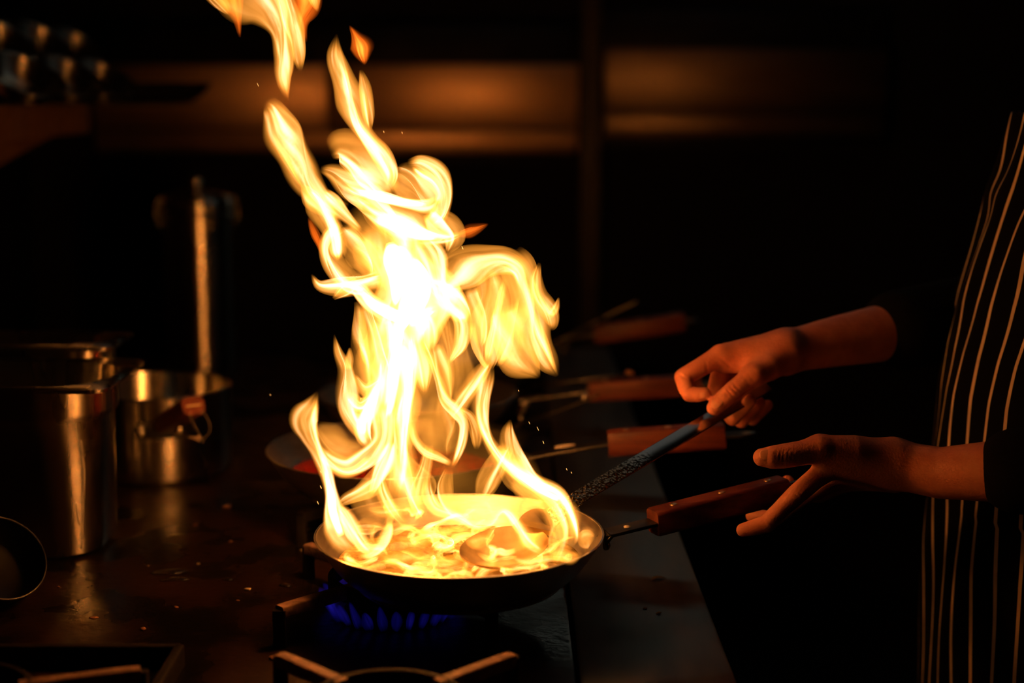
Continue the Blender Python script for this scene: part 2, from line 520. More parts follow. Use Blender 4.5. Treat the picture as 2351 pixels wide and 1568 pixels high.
# ------------------------------------------------------------------ pans
def pan_profile(R, h, t=0.0022):
    k = R / 0.141
    o_ = [(0.0001, 0), (0.090 * k, 0), (0.103 * k, 0.12 * h), (0.118 * k, 0.36 * h), (0.130 * k, 0.68 * h), (0.1395 * k, 0.985 * h), (R, h)]
    i_ = [(R - t, h + 0.0006), (0.1375 * k, 0.96 * h), (0.1275 * k, 0.68 * h), (0.1155 * k, 0.38 * h), (0.101 * k, 0.16 * h), (0.088 * k, 0.06 * h), (0.0001, 0.055 * h)]
    s = spline(o_, 5).tolist() + spline(i_, 5).tolist()
    return [(max(a, 0.0001), b_) for a, b_ in s]


def pan(name, c, R, h, label, root, bend, g0, g1, ring_end, grip=(0.024, 0.026), mat='steel_pan', rivets=3, tip=None):
    """root..ring_end: world points along the handle."""
    e = empty(name, (c[0], c[1], GZ), label, 'frying pan')
    obj('pan_body', lathe(pan_profile(R, h), (c[0], c[1], GZ), 96), M[mat], e, sharp=60)
    root, bend, g0, g1, ring_end = map(np.asarray, (root, bend, g0, g1, ring_end))
    path = spline([root, root * 0.4 + bend * 0.6 + (0, 0, 0.002), bend, g0], 6)
    d = (g1 - g0) / np.linalg.norm(g1 - g0)
    arm = obj('handle_arm', sweep(np.vstack([path, g0 + d * 0.01]), rrect(0.021, 0.0036, 0.001)), M['steel_dark'], e, sharp=50)
    obj('arm_rivet', disc_dome(root + (0.004, -0.004, -0.004), (1, -0.6, 0.2), 0.005, 0.003), M['steel'], arm)
    gp = obj('handle_grip', sweep([g0, g0 + d * 0.002, g1 - d * 0.002, g1], rrect(grip[0], grip[1], 0.0045), scale=[0.94, 1, 1, 0.94]), M['wood'], e, sharp=45)
    up = np.array([0, 0, 1.0]); up -= d * d[2]; up /= np.linalg.norm(up)
    for k in range(rivets):
        p = g0 + (g1 - g0) * (0.16 + 0.36 * k) + up * (grip[1] / 2 + 0.0001)
        obj('rivet', disc_dome(p, up, 0.0042, 0.0012), M['brass'], gp)
    # hanging loop
    L = np.linalg.norm(ring_end - g1)
    side = np.cross(d, up)
    loop = [g1 - d * 0.004 + side * 0.006, g1 + d * L * 0.6 + side * 0.008, g1 + d * L, g1 + d * L * 0.6 - side * 0.008, g1 - d * 0.004 - side * 0.006]
    obj('hanging_loop', sweep(spline(loop, 6), rrect(0.006, 0.004, 0.0012), up=up), M['steel_dark'], e, sharp=50)
    return e


ZR = S + 0.09
skillet = pan('frying_pan', (0, 0), 0.141, 0.05, 'steel frying pan full of flames with a wooden handle, held by the cook', P(1383, 1240, 1.442),
              P(1404, 1222, 1.445), P(1499, 1199, 1.462), P(1800, 1122, 1.522), P(1872, 1104, 1.536))
pan('frying_pan', (-0.091, 0.347), 0.153, 0.052, 'steel pan of red sauce just behind the burning pan', P(1203, 1062, 1.76), P(1232, 1046, 1.76), P(1396, 1017, 1.755),
    P(1664, 1000, 1.745), P(1730, 984, 1.74), grip=(0.026, 0.030))
pan('frying_pan', (-0.083, 0.678), 0.142, 0.052, 'steel pan with a light wooden handle, third in the row behind the fire', P(1192, 952, 2.07), P(1212, 916, 2.07), P(1350, 898, 2.06),
    P(1610, 882, 2.05), P(1660, 876, 2.05), grip=(0.026, 0.028))
pan('frying_pan', (-0.03, 1.05), 0.142, 0.052, 'far blurred pan with a dark red handle, last in the row', P(1292, 800, 2.44), P(1312, 776, 2.44), P(1365, 768, 2.43),
    P(1572, 738, 2.42), P(1600, 733, 2.42), grip=(0.030, 0.030))

def arm_scrap(px, py, D, ln, wd, parent, mt, up):
    a_, b_ = P(px - ln / 2, py + ln * 0.06, D), P(px + ln / 2, py - ln * 0.06, D)
    obj('paper_scrap', sweep([a_, (a_ + b_) / 2, b_], rrect(wd, 0.0008, 0.0003), up=up, scale=[.7, 1, .6]), M[mt], parent, label='pale scrap stuck on the handle arm')


arm_scrap(1297, 1024, 1.752, 46, 0.006, bpy.data.objects['frying_pan.001'], 'label', (0, -.5, .9))
arm_scrap(1440, 1209, 1.446, 16, 0.004, skillet, 'label', (0, -.5, .9))

# contents
def liquid(c, R, z, amp, n=64, m=22, sc=60):
    V = [(c[0], c[1], z)]; F = []
    for i in range(1, m + 1):
        for k in range(n):
            a = 2 * math.pi * k / n; r = R * i / m
            x, y = r * math.cos(a), r * math.sin(a)
            h = amp * (math.sin(x * sc * 2.1 + y * sc) + math.sin(y * sc * 2.7 - x * sc * 0.7 + 1.3) + 0.8 * math.sin((x + y) * sc * 4.3)) * (1 - (i / m) ** 6)
            V.append((c[0] + x, c[1] + y, z + h))
    for k in range(n): F.append([0, 1 + k, 1 + (k + 1) % n])
    for i in range(m - 1):
        for k in range(n):
            F.append([1 + i * n + k, 1 + (i + 1) * n + k, 1 + (i + 1) * n + (k + 1) % n, 1 + i * n + (k + 1) % n])
    # underside so that it has a body
    b0 = len(V)
    for k in range(n):
        a = 2 * math.pi * k / n
        V.append((c[0] + R * 0.93 * math.cos(a), c[1] + R * 0.93 * math.sin(a), z - 0.008))
    for k in range(n):
        F.append([1 + (m - 1) * n + k, b0 + k, b0 + (k + 1) % n, 1 + (m - 1) * n + (k + 1) % n])
    F.append([b0 + k for k in range(n)][::-1])
    return V, F


tag(obj('cooking_oil', liquid((0, 0), 0.1195, GZ + 0.0225, 0.0011), M['oil'], loc=(0, 0, GZ + 0.003)), 'bubbling golden oil and broth burning in the near pan', 'oil')
tag(obj('tomato_sauce', liquid((-0.091, 0.347), 0.128, GZ + 0.022, 0.0016), M['tomato'], loc=(-0.091, 0.347, GZ + 0.003)), 'red tomato sauce in the pan behind the fire', 'sauce')


# blobs: crumbs, food
def blob(c, r, seed, flat=0.6, sub=2, amp=0.35):
    bm = bmesh.new(); bmesh.ops.create_icosphere(bm, subdivisions=sub, radius=1.0)
    rs = np.random.default_rng(seed); fr = rs.normal(size=(4, 3)) * 1.3; ph = rs.uniform(0, 6, 4)
    st = rs.uniform(0.7, 1.5, 3); st[2] = flat
    V = []
    for v in bm.verts:
        p = np.array(v.co[:]); s = 1 + amp * np.mean([math.sin(fr[k] @ p * 1.6 + ph[k]) for k in range(4)]) * 1.6
        V.append(p * s * st * r)
    F = [[v.index for v in f.verts] for f in bm.faces]; bm.free()
    V = np.array(V); V[:, 2] -= V[:, 2].min()
    return V + np.asarray(c, float), F


# morsels frying in the oil
spots = [(-0.062, 0.035, 0.007), (-0.035, -0.045, 0.008), (-0.015, 0.02, 0.009), (0.012, -0.02, 0.007), (-0.08, -0.03, 0.007),
         (0.03, 0.06, 0.006), (-0.03, 0.075, 0.006), (0.062, -0.055, 0.007), (0.002, -0.085, 0.008), (0.098, -0.005, 0.008), (0.09, -0.03, 0.006), (-0.055, -0.07, 0.006)]
for i, (x, y, r) in enumerate(spots):
    tag(obj('food_morsel', blob((x, y, GZ + 0.019), r, 40 + i), M['crumb']), 'pale morsel frying in the burning pan', 'food', 'morsels frying in the burning pan')

# ------------------------------------------------------------------ ladle
hb = P(1240, 1200, 1.452)
h_pts = [P(1262, 1190, 1.447), P(1310, 1154, 1.448), P(1400, 1099, 1.482), P(1520, 1028, 1.532), P(1640, 956, 1.584), P(1705, 917, 1.602), P(1762, 883, 1.614)]
ld = empty('ladle', tuple(PZ(1150, 1258, GZ + 0.015)), 'long-handled steel ladle with an oily bowl dipping into the burning pan', 'ladle')
path = spline(h_pts, 10)
wf = np.linspace(0, 1, len(path))
view_up = np.array([-0.18, -0.78, 0.60])
sec = rrect(0.0165, 0.0022, 0.0008)
v, f = sweep(path, sec, up=view_up, scale=0.92 + 0.16 * wf)
gr = np.repeat(np.clip((0.47 - wf) / 0.12, 0, 1) * 0.5, len(sec))
obj('handle', (v, f), M['ladle'], ld, sharp=50, attrs={'grease': ('FLOAT', gr)})
# bowl: shallow oval dish, seen from above, tipped towards the camera
bc = P(1158, 1252, 1.395)
ax_long = (P(1258, 1190, 1.445) - bc); ax_long[2] *= 0.55
rl = 0.046
ax_long /= np.linalg.norm(ax_long)
nrm = np.array([-0.15, -0.36, 0.92]); nrm -= ax_long * (nrm @ ax_long); nrm /= np.linalg.norm(nrm)
ax_w = np.cross(nrm, ax_long)
V, F = [], []
nr, na = 9, 48
for sh in (0, 1):
    for i in range(nr + 1):
        q = i / nr
        for k in range(na):
            a = 2 * math.pi * k / na
            dpt = -0.017 * (1 - q * q) - (0.0012 if sh else 0)
            V.append(bc + ax_long * (0.050 * q * math.cos(a)) + ax_w * (0.036 * q * math.sin(a)) + nrm * dpt)
o2 = (nr + 1) * na
for sh in (0, 1):
    for i in range(nr):
        for k in range(na):
            F.append([sh * o2 + i * na + k, sh * o2 + (i + 1) * na + k, sh * o2 + (i + 1) * na + (k + 1) % na, sh * o2 + i * na + (k + 1) % na])
for k in range(na): F.append([nr * na + k, o2 + nr * na + k, o2 + nr * na + (k + 1) % na, nr * na + (k + 1) % na])
obj('bowl', (V, F), M['ladle_bowl'], ld, sharp=60)
# neck that flares from the strip into the bowl
nk = spline([bc + ax_long * 0.046, P(1238, 1200, 1.441), P(1262, 1190, 1.447), P(1290, 1170, 1.4475)], 6)
wv = np.interp(np.linspace(0, 1, len(nk)), [0, .3, .7, 1], [2.6, 2.2, 1.3, 0.95])
obj('neck', sweep(nk, rrect(0.0165, 0.0022, 0.0008), up=view_up, scale=wv), M['ladle_bowl'], ld, sharp=50)

# ------------------------------------------------------------------ left side: containers, pots
def rr_loop(x0, x1, y0, y1, r, z, n=6):
    pts = []
    for cx, cy, a0 in ((x1 - r, y1 - r, 0), (x0 + r, y1 - r, 90), (x0 + r, y0 + r, 180), (x1 - r, y0 + r, 270)):
        for k in range(n + 1):
            a = math.radians(a0 + 90 * k / n)
            pts.append((cx + r * math.cos(a), cy + r * math.sin(a), z))
    return pts


def loops(ls, cap0=False, cap1=False):
    m = len(ls[0]); V = [p for l in ls for p in l]; F = []
    for i in range(len(ls) - 1):
        for k in range(m):
            F.append([i * m + k, i * m + (k + 1) % m, (i + 1) * m + (k + 1) % m, (i + 1) * m + k])
    if cap0: F.append(list(range(m))[::-1])
    if cap1: F.append([(len(ls) - 1) * m + k for k in range(m)])
    return V, F


def container(x0, x1, y0, y1, z0, z1, label, sticker):
    e = empty('steel_container', ((x0 + x1) / 2, (y0 + y1) / 2, z0), label, 'container', 'deep steel containers on the range')
    t = 0.008                                             # taper
    hh = z1 - z0
    def L(z, d, r, inn=0.0):
        return rr_loop(x0 + d + inn, x1 - d - inn, y0 + d + inn, y1 - d - inn, r, z, 8)
    R = min(0.080, (y1 - y0) * 0.46)
    outer = [L(z0, t + 0.012, R * 0.55), L(z0 + 0.006, t + 0.002, R * 0.65), L(z0 + 0.02, t, R * 0.7), L(z0 + 0.5 * hh, t * 0.60, R * 0.82), L(z1 - 0.046, t * 0.22, R * 0.94),
             L(z1 - 0.042, t * 0.14 - 0.003, R), L(z1 - 0.036, t * 0.10 - 0.0036, R), L(z1 - 0.004, -0.004, R), L(z1 - 0.001, -0.007, R * 0.7)]
    outer += [L(z1 - 0.003, -0.016, 0.022), L(z1 - 0.005, -0.018, 0.02), L(z1 - 0.001, -0.019, 0.02), L(z1 + 0.001, -0.016, 0.022), L(z1 + 0.0012, -0.008, 0.05)]
    inner = [L(z1 - 0.001, -0.0035, R), L(z1 - 0.036, 0.0, R), L(z1 - 0.046, t * 0.22 + 0.0015, R * 0.94), L(z0 + 0.5 * hh, t * 0.6 + 0.0015, R * 0.82), L(z0 + 0.02, t + 0.002, R * 0.7), L(z0 + 0.004, t + 0.012, R * 0.55)]
    obj('container_body', loops(outer + inner, cap0=True, cap1=True), M['steel'], e, sharp=50)
    sx, sy = sticker
    obj('sticker', slab((sx - 0.011, sy - 0.0055, z1 + 0.0013), (sx + 0.011, sy + 0.0055, z1 + 0.0019)), M['label'], e, smooth=False, label='pale paper sticker on the rim')
    return e


gA = PZ(236, 884, S + 0.205)                    # near right rim corner of the front container
gz = S + 0.2
fx1 = gA[0] - 0.019 + 0.002
fy0 = gA[1] + 0.019
container(fx1 - 0.32, fx1, fy0, fy0 + 0.155, S + 0.0, gz, 'deep steel container at the left edge with a drip down its shiny side', (PZ(195, 881, gz)[0], fy0 - 0.008))
gB = PZ(232, 812, gz + 0.012)
bx1 = gB[0] - 0.019
by0 = max(gB[1] + 0.019, fy0 + 0.155 + 0.045)
container(bx1 - 0.34, bx1, by0, by0 + 0.088, S + 0.0, gz + 0.012, 'second deep steel container standing behind the front one', (PZ(205, 808, gz)[0], by0 - 0.008))

# drip on the front container (dried trickle, a slight bead of broth)
from mathutils.bvhtree import BVHTree
cb = bpy.data.objects['container_body']
bvh = BVHTree.FromPolygons([Vector(ORG['container_body'] + np.array(v_.co)) for v_ in cb.data.vertices], [list(p_.vertices) for p_ in cb.data.polygons])
for trail in ([(186, 1010), (190, 1052), (193, 1085), (192, 1130), (190, 1175), (188, 1210), (186, 1260)], [(174, 1155), (178, 1185), (184, 1205)]):
    pts_ = []
    for x_, y_ in trail:
        hit = bvh.ray_cast(Vector(CAM), Vector(ray(x_, y_)))
        if hit[0] is not None: pts_.append(np.array(hit[0] + hit[1] * 0.0002))
    if len(pts_) > 2:
        pts_ = spline(pts_, 4)
        obj('dried_trickle', sweep(pts_, rrect(0.0024, 0.0005, 0.0002), up=(0.6, -0.8, 0), scale=np.interp(np.linspace(0, 1, len(pts_)), [0, .3, 1], [.6, 1, .8])), M['label'], bpy.data.objects['steel_container'])

# saucepot with a riveted wooden handle
pc = np.array([-0.440, 0.60, S])
PR, PH = 0.104, 0.118
sp = empty('sauce_pot', tuple(pc), 'brushed steel saucepot with a wooden handle pointing at the camera', 'saucepot')
prof = [(0.0001, 0.001), (PR - 0.014, 0.0), (PR - 0.006, 0.004), (PR - 0.002, 0.014), (PR, 0.05), (PR, PH - 0.003), (PR + 0.0015, PH), (PR - 0.0015, PH + 0.001),
        (PR - 0.003, PH - 0.004), (PR - 0.003, 0.02), (PR - 0.01, 0.006), (0.0001, 0.005)]
obj('pot_body', lathe(prof, pc, 96), M['steel'], sp, sharp=40)
ha = math.radians(-73)
hd = np.array([math.cos(ha), math.sin(ha), 0.0]); hs = np.array([-hd[1], hd[0], 0])
# bracket plate wraps the wall
br = []
for k in np.linspace(-0.28, 0.28, 15):
    a = ha + k
    br.append(pc + (math.cos(a) * (PR + 0.0015), math.sin(a) * (PR + 0.0015), 0.078))
obj('handle_bracket', sweep(br, rrect(0.0032, 0.023, 0.0012)), M['steel_dark'], sp, sharp=50)
for k in (-0.235, 0.235):
    a = ha + k
    obj('rivet', disc_dome(pc + (math.cos(a) * (PR + 0.0032), math.sin(a) * (PR + 0.0032), 0.078), (math.cos(a), math.sin(a), 0), 0.0085, 0.0065), M['steel'], sp)
h0 = pc + hd * (PR + 0.002) + (0, 0, 0.082)
hdir = hd * 0.94 + hs * 0.30 + (0, 0, 0.42); hdir /= np.linalg.norm(hdir)
obj('handle_arm', sweep([h0, h0 + hdir * 0.02, h0 + hdir * 0.05], rrect(0.018, 0.005, 0.001)), M['steel_dark'], sp, sharp=50)
hg0 = h0 + hdir * 0.018; hg1 = h0 + hdir * 0.125
gp = obj('handle_grip', sweep([hg0, hg0 + hdir * 0.004, hg1 - hdir * 0.003, hg1], rrect(0.031, 0.024, 0.0085, 4), scale=[0.9, 1, 1, 0.96]), M['wood'], sp, sharp=50)
obj('end_face', sweep([hg1 - hdir * 0.0004, hg1 + hdir * 0.0005], rrect(0.0295, 0.0225, 0.008, 4)), M['wood_end'], gp, sharp=50, label='red end grain of the handle')
tgl = obj('tang', sweep([hg1 - hdir * 0.002, hg1 + hdir * 0.0016], rrect(0.020, 0.0022, 0.001)), M['brass'], gp, sharp=50)
T0 = hg1 + hdir * 0.0015
sL = np.cross(hdir, (0, 0, 1)); sL /= np.linalg.norm(sL)
D0 = float((T0 - CAM) @ FW)
st = [P(438, 944, D0 - 0.003), P(437, 955, D0 - 0.006), P(440, 965, D0 - 0.006), P(448, 980, D0 - 0.005), P(457, 995, D0 - 0.004), P(465, 1009, D0 - 0.004), P(467, 1015, D0 - 0.004),
      P(461, 1014, D0 - 0.004), P(455, 1008, D0 - 0.004)]
s1 = obj('string', sweep(spline(st, 5), circ(0.0004, 6)), M['string'], sp, label='thin loop of string hanging from the handle end')
st = [P(459, 941, D0 - 0.003), P(468, 948, D0 - 0.003), P(477, 962, D0 - 0.003), P(482, 977, D0 - 0.003), P(481, 992, D0 - 0.003), P(474, 1002, D0 - 0.003), P(464, 1007, D0 - 0.004), P(455, 1007, D0 - 0.004), P(443, 1004, D0 - 0.004), P(431, 1003, D0 - 0.004)]
obj('string', sweep(spline(st, 5), circ(0.0004, 6)), M['string'], sp)
obj('string_knot', sweep([P(430, 1003, D0 - .004), P(444, 1005, D0 - .004), P(452, 1006, D0 - .004), P(458, 1007, D0 - .004), P(460, 1007, D0 - .004)], circ(0.0022, 8), scale=[0.5, 0.55, 1.4, 1.5, 0.4]), M['string'], s1)

# tall canister with a clamped lid
cc = np.array([-0.527, 1.33, S])
CR = 0.066
ct = empty('steel_canister', tuple(cc), 'tall polished steel canister with a clamped knobbed lid at the back', 'canister')
ch = 0.300
obj('canister_body', lathe([(0.0001, 0.001), (CR - 0.006, 0), (CR - 0.001, 0.006), (CR, 0.015), (CR, ch), (CR - 0.003, ch), (CR - 0.003, 0.01), (0.0001, 0.006)], cc, 72), M['steel'], ct, sharp=40)
for zz, rr in ((ch - 0.004, 0.0042), (ch + 0.014, 0.0036)):
    ring = [cc + (math.cos(a) * (CR + 0.001), math.sin(a) * (CR + 0.001), zz) for a in np.linspace(0, 2 * math.pi, 65)]
    obj('rim_bead', sweep(ring, circ(rr, 10), caps=False), M['steel'], ct)
lid = obj('lid', lathe([(CR + 0.003, ch + 0.004), (CR + 0.004, ch + 0.022), (CR + 0.001, ch + 0.027), (CR - 0.012, ch + 0.031), (0.02, ch + 0.038), (0.0001, ch + 0.039)], cc, 72), M['steel'], ct, sharp=50)
obj('lid_knob', lathe([(0.005, ch + 0.037), (0.005, ch + 0.045), (0.011, ch + 0.049), (0.013, ch + 0.055), (0.010, ch + 0.061), (0.0001, ch + 0.063)], cc, 24), M['steel'], lid)
for a in (-1.0, -2.6, 0.6, 2.2):
    p = cc + (math.cos(a) * (CR + 0.006), math.sin(a) * (CR + 0.006), ch + 0.003)
    obj('clamp', sweep(spline([p + (0, 0, -0.028), p + (math.cos(a) * .006, math.sin(a) * .006, -0.008), p + (math.cos(a) * .004, math.sin(a) * .004, 0.016), p + (-math.cos(a) * .006, -math.sin(a) * .006, 0.026)], 5), rrect(0.012, 0.003, 0.001), up=(math.cos(a), math.sin(a), 0)), M['steel'], ct, sharp=50)

# dark bowl lying tilted at the left edge
bcen = P(-22, 1205, 1.50)
rotb = Matrix.Rotation(math.radians(40), 3, 'Y') @ Matrix.Rotation(math.radians(28), 3, 'X')
e = empty('dark_bowl', (bcen[0], bcen[1], S), 'dark glossy round bowl lying tilted at the lower left edge', 'bowl')
prof = [(0.0001, 0), (0.022, 0.001), (0.036, 0.010), (0.044, 0.026), (0.047, 0.040), (0.0485, 0.041), (0.0485, 0.0395), (0.0455, 0.026), (0.037, 0.011), (0.0001, 0.0025)]
v, f = lathe(spline(prof, 4).clip(0.0001, 1).tolist(), (0, 0, 0), 64, rot=rotb)
v = v + (bcen - v.mean(0)); v[:, 2] += S + 0.001 - v[:, 2].min()
obj('bowl_shell', (v, f), M['black_steel'], e)
ang = np.linspace(0, 2 * math.pi, 65)
rim = np.array([(0.0478 * math.cos(a), 0.0478 * math.sin(a), 0.0405) for a in ang]) @ np.array(rotb).T
v0, _ = lathe(spline(prof, 4).clip(0.0001, 1).tolist(), (0, 0, 0), 64, rot=rotb)
off = (bcen - v0.mean(0)); zz = v0[:, 2].min() + off[2]
rim = rim + off; rim[:, 2] += S + 0.001 - zz
obj('rolled_rim', sweep(rim, circ(0.0013, 8), caps=False), M['steel_dark'], e)

# ------------------------------------------------------------------ shelf on the left with stacked steel pans
SHX = -0.765
shz = CAM[2] - 0.012
sh = empty('rack_shelf', (-0.95, 0.85, shz), 'steel shelf above the left side of the range, loaded with pans', 'shelf')
obj('shelf_board', slab((X0 + 0.01, 0.10, shz - 0.004), (SHX, 1.50, shz)), M['steel_dark'], sh, smooth=False)
obj('front_lip', slab((SHX - 0.004, 0.10, shz - 0.058), (SHX, 1.50, shz - 0.004), 0.001), M['rack'], sh, smooth=False)
obj('end_lip', slab((X0 + 0.02, 1.496, shz - 0.058), (SHX - 0.004, 1.50, shz - 0.004), 0.001), M['rack'], sh, smooth=False)
for yy in (0.40, 1.36):
    tri = [(SHX - 0.03, yy, shz - 0.06), (X0 + 0.002, yy, shz - 0.06), (X0 + 0.002, yy, shz - 0.30)]
    v = [(a, b_ + d_, c_) for d_ in (0, 0.006) for a, b_, c_ in tri]
    obj('shelf_bracket', (v, [[0, 1, 2], [5, 4, 3], [0, 3, 4, 1], [1, 4, 5, 2], [2, 5, 3, 0]]), M['rack'], sh, smooth=False)
for yy in (0.16, 1.44):
    obj('shelf_post', sweep([(X0 + 0.03, yy, shz), (X0 + 0.03, yy, shz + 0.8)], rrect(0.03, 0.03, 0.004), up=(0, 1, 0)), M['rack'], sh, sharp=40)


def tilted_pan(i, px, py, Y, tilt, yaw, R, label, rest=None):
    c = PY(px, py, Y)
    rot = Matrix.Rotation(math.radians(yaw), 3, 'Z') @ Matrix.Rotation(math.radians(tilt), 3, 'Y')
    prof = [(0.0001, 0), (R * 0.62, 0), (R * 0.75, R * 0.10), (R, R * 0.46), (R + 0.004, R * 0.47), (R + 0.004, R * 0.455), (R * 0.97, R * 0.455), (R * 0.72, R * 0.12), (R * 0.6, R * 0.03), (0.0001, R * 0.03)]
    v, f = lathe(prof, (0, 0, 0), 48, rot=rot)
    v = v + c
    if rest is not None: v[:, 2] += rest + 0.001 - v[:, 2].min()
    return tag(obj('steel_bowl', (v, f), M['steel'], sharp=35), label, 'bowl', 'steel bowls on the shelf')


LBL = ['steel bowl cut off by the left edge, top row on the shelf', 'steel bowl with a bright glint, second in the top row on the shelf', 'steel bowl with a bright glint, third in the top row on the shelf',
       'dim steel bowl at the left of the lower row on the shelf', 'steel bowl in the middle of the lower row on the shelf', 'dim steel bowl at the right end of the lower row on the shelf']
yy = 0.93
tilted_pan(0, -22, 142, 1.02, 40, -35, 0.070, LBL[0])
tilted_pan(1, 70, 142, 1.20, 40, -35, 0.070, LBL[1])
tilted_pan(2, 148, 150, 1.38, 40, -35, 0.070, LBL[2])
tilted_pan(3, 42, 226, 0.80, 32, -35, 0.060, LBL[3], shz)
tilted_pan(4, 140, 218, 0.98, 32, -35, 0.060, LBL[4], shz)
tilted_pan(5, 215, 212, 1.16, 32, -35, 0.060, LBL[5], shz)
tz = min(ORG[n_][2] for n_ in ('steel_bowl', 'steel_bowl.001', 'steel_bowl.002')) - 0.001
obj('upper_tier', slab((X0 + 0.01, 0.86, tz - 0.004), (-0.80, 1.48, tz)), M['steel_dark'], sh, smooth=False)
# black pan at the far end of the shelf
obj('shelf_extension', slab((SHX, 1.24, shz - 0.004), (-0.55, 1.48, shz)), M['steel_dark'], sh, smooth=False)
bp_ = empty('black_pan', (-0.64, 1.36, shz), 'black iron pan at the far end of the shelf, dark against the wall panel', 'frying pan')
v, f = lathe(pan_profile(0.130, 0.034), (-0.63, 1.36, shz + 0.001), 64)
obj('pan_body', (v, f), M['black_steel'], bp_)
obj('handle', sweep(spline([(-0.735, 1.285, shz + 0.030), (-0.765, 1.255, shz + 0.034), (-0.83, 1.19, shz + 0.028)], 5), rrect(0.022, 0.010, 0.003)), M['black_steel'], bp_, sharp=50)

# ------------------------------------------------------------------ back wall cabinets
def wall_cabinet(x0, x1, zt, zb, yf, label, seam, mt='steel_wall'):
    e = empty('wall_cabinet', ((x0 + x1) / 2, Y1, zb - 0.04), label, 'cabinet', 'steel cabinets on the back wall')
    obj('cabinet_body', slab((x0, yf + 0.045, zb - 0.03), (x1, Y1, zt + 0.10), 0.003), M['black_steel'], e, sharp=40)
    z1 = zb + 0.055
    n = len(seam) - 1
    for k in range(n):
        a, b_ = seam[k] + 0.0015, seam[k + 1] - 0.0015
        v, f = slab((a, yf, z1 + 0.004), (b_, yf + 0.02, zt), 0.003)
        v[:, 1] += (zt - v[:, 2]) * 0.075              # doors lean out a little at the top, tilt added to reflect more fire
        d = obj('door', (v, f), M[mt], e, sharp=40)
    v, f = slab((x0 + 0.002, yf + 0.008, zb), (x1 - 0.002, yf + 0.03, z1), 0.003)
    v[:, 1] += (z1 - v[:, 2]) * 0.075
    obj('lower_rail', (v, f), M[mt], e, sharp=40)
    return e


yf = 2.42
aL, bL = PY(380, 148, yf), PY(1328, 350, yf)
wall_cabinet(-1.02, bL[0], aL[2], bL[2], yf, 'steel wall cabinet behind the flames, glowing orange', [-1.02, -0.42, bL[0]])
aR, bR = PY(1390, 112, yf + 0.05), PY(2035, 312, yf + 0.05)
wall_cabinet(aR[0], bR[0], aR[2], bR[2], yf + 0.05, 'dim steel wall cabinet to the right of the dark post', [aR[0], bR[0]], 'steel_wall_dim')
xa, xb = PY(1335, 300, 2.38)[0], PY(1378, 300, 2.38)[0]
tag(obj('post', slab((xa, 2.38, 0), (xb, 2.44, ZC)), M['black_steel'], smooth=False), 'black upright post between the two wall cabinets', 'post')

# ------------------------------------------------------------------ things behind: turner and tongs lying across pans
tn = empty('fish_slice', tuple(P(1210, 965, 2.0)), 'dim steel turner with a long arm lying across the third pan', 'spatula')
obj('arm', sweep([P(1200, 972, 2.02), P(1290, 940, 1.99), P(1372, 908, 1.97)], rrect(0.012, 0.003, 0.001)), M['steel_dark'], tn, sharp=50)
obj('arm_tip', disc_dome(P(1342, 910, 1.965), (0, -0.5, 0.8), 0.006, 0.004), M['steel'], tn)
obj('blade', sweep([P(1200, 972, 2.02), P(1150, 990, 2.03), P(1100, 1008, 2.04)], rrect(0.05, 0.002, 0.0008), scale=[0.4, 1, 1]), M['steel_dark'], tn, sharp=50)
lg = empty('steel_spoon', tuple(P(1290, 778, 2.42)), 'dim long steel spoon leaning out of the farthest pan', 'spoon')
obj('handle', sweep([P(1270, 788, 2.43), P(1370, 738, 2.40), P(1465, 690, 2.37)], rrect(0.016, 0.003, 0.001)), M['steel'], lg, sharp=50)
obj('spoon_bowl', lathe([(0.0001, -0.012), (0.02, -0.008), (0.032, 0.004), (0.034, 0.006), (0.031, 0.005), (0.02, -0.006), (0.0001, -0.010)], P(1245, 800, 2.44), 32), M['steel'], lg)
sk = empty('skewer', tuple(P(1220, 885, 2.12)), 'thin dark skewer with a pale tip above the third pan handle', 'skewer')
obj('shaft', sweep([P(1215, 888, 2.13), P(1330, 874, 2.11), P(1445, 860, 2.09)], circ(0.003, 8)), M['steel_dark'], sk)
obj('tip', blob(P(1445, 863, 2.09), 0.006, 5), M['crumb_brown'], sk)

# ------------------------------------------------------------------ crumbs and water on the range
CR_ = [(700, 1266, 5.5, 'crumb', 'pale crumb on the black range just left of the burning pan'), (707, 1217, 3.6, 'crumb', 'small pale crumb at the left rim of the burning pan'),
       (568, 1355, 5, 'crumb', 'pale crumb on the black range between the water and the burning pan'), (456, 1296, 4, 'crumb', 'pale crumb on the range, just right of the water puddle'),
       (341, 1300, 2.6, 'crumb', 'tiny pale crumb left of the water puddle'), (216, 1421, 7, 'crumb_brown', 'brown crumb on the lower left grate'),
       (405, 1395, 4, 'crumb_brown', 'small brown crumb beyond the lower left grate'), (626, 1513, 8, 'crumb_brown', 'flat brown crumb at the bottom, left of the bare grate fingers'),
       (1513, 1409, 5, 'crumb', 'pale crumb on the steel ledge'), (1481, 1398, 4, 'crumb_brown', 'small brown crumb on the steel ledge'),
       (520, 1168, 8, 'crumb_brown', 'brown scrap on the range between the saucepot and the pan of red sauce'), (530, 1245, 4, 'crumb_brown', 'small brown crumb left of the burning pan'),
       (135, 1349, 3, 'crumb_brown', 'tiny reddish crumb in front of the steel container'), (329, 1446, 5, 'crumb_brown', 'sliver of food on the lower left grate'), (546, 1380, 3, 'crumb_brown', 'tiny brown crumb below the pale ones'),
       (448, 1206, 3.5, 'crumb_brown', 'tiny reddish crumb beyond the water puddle')]
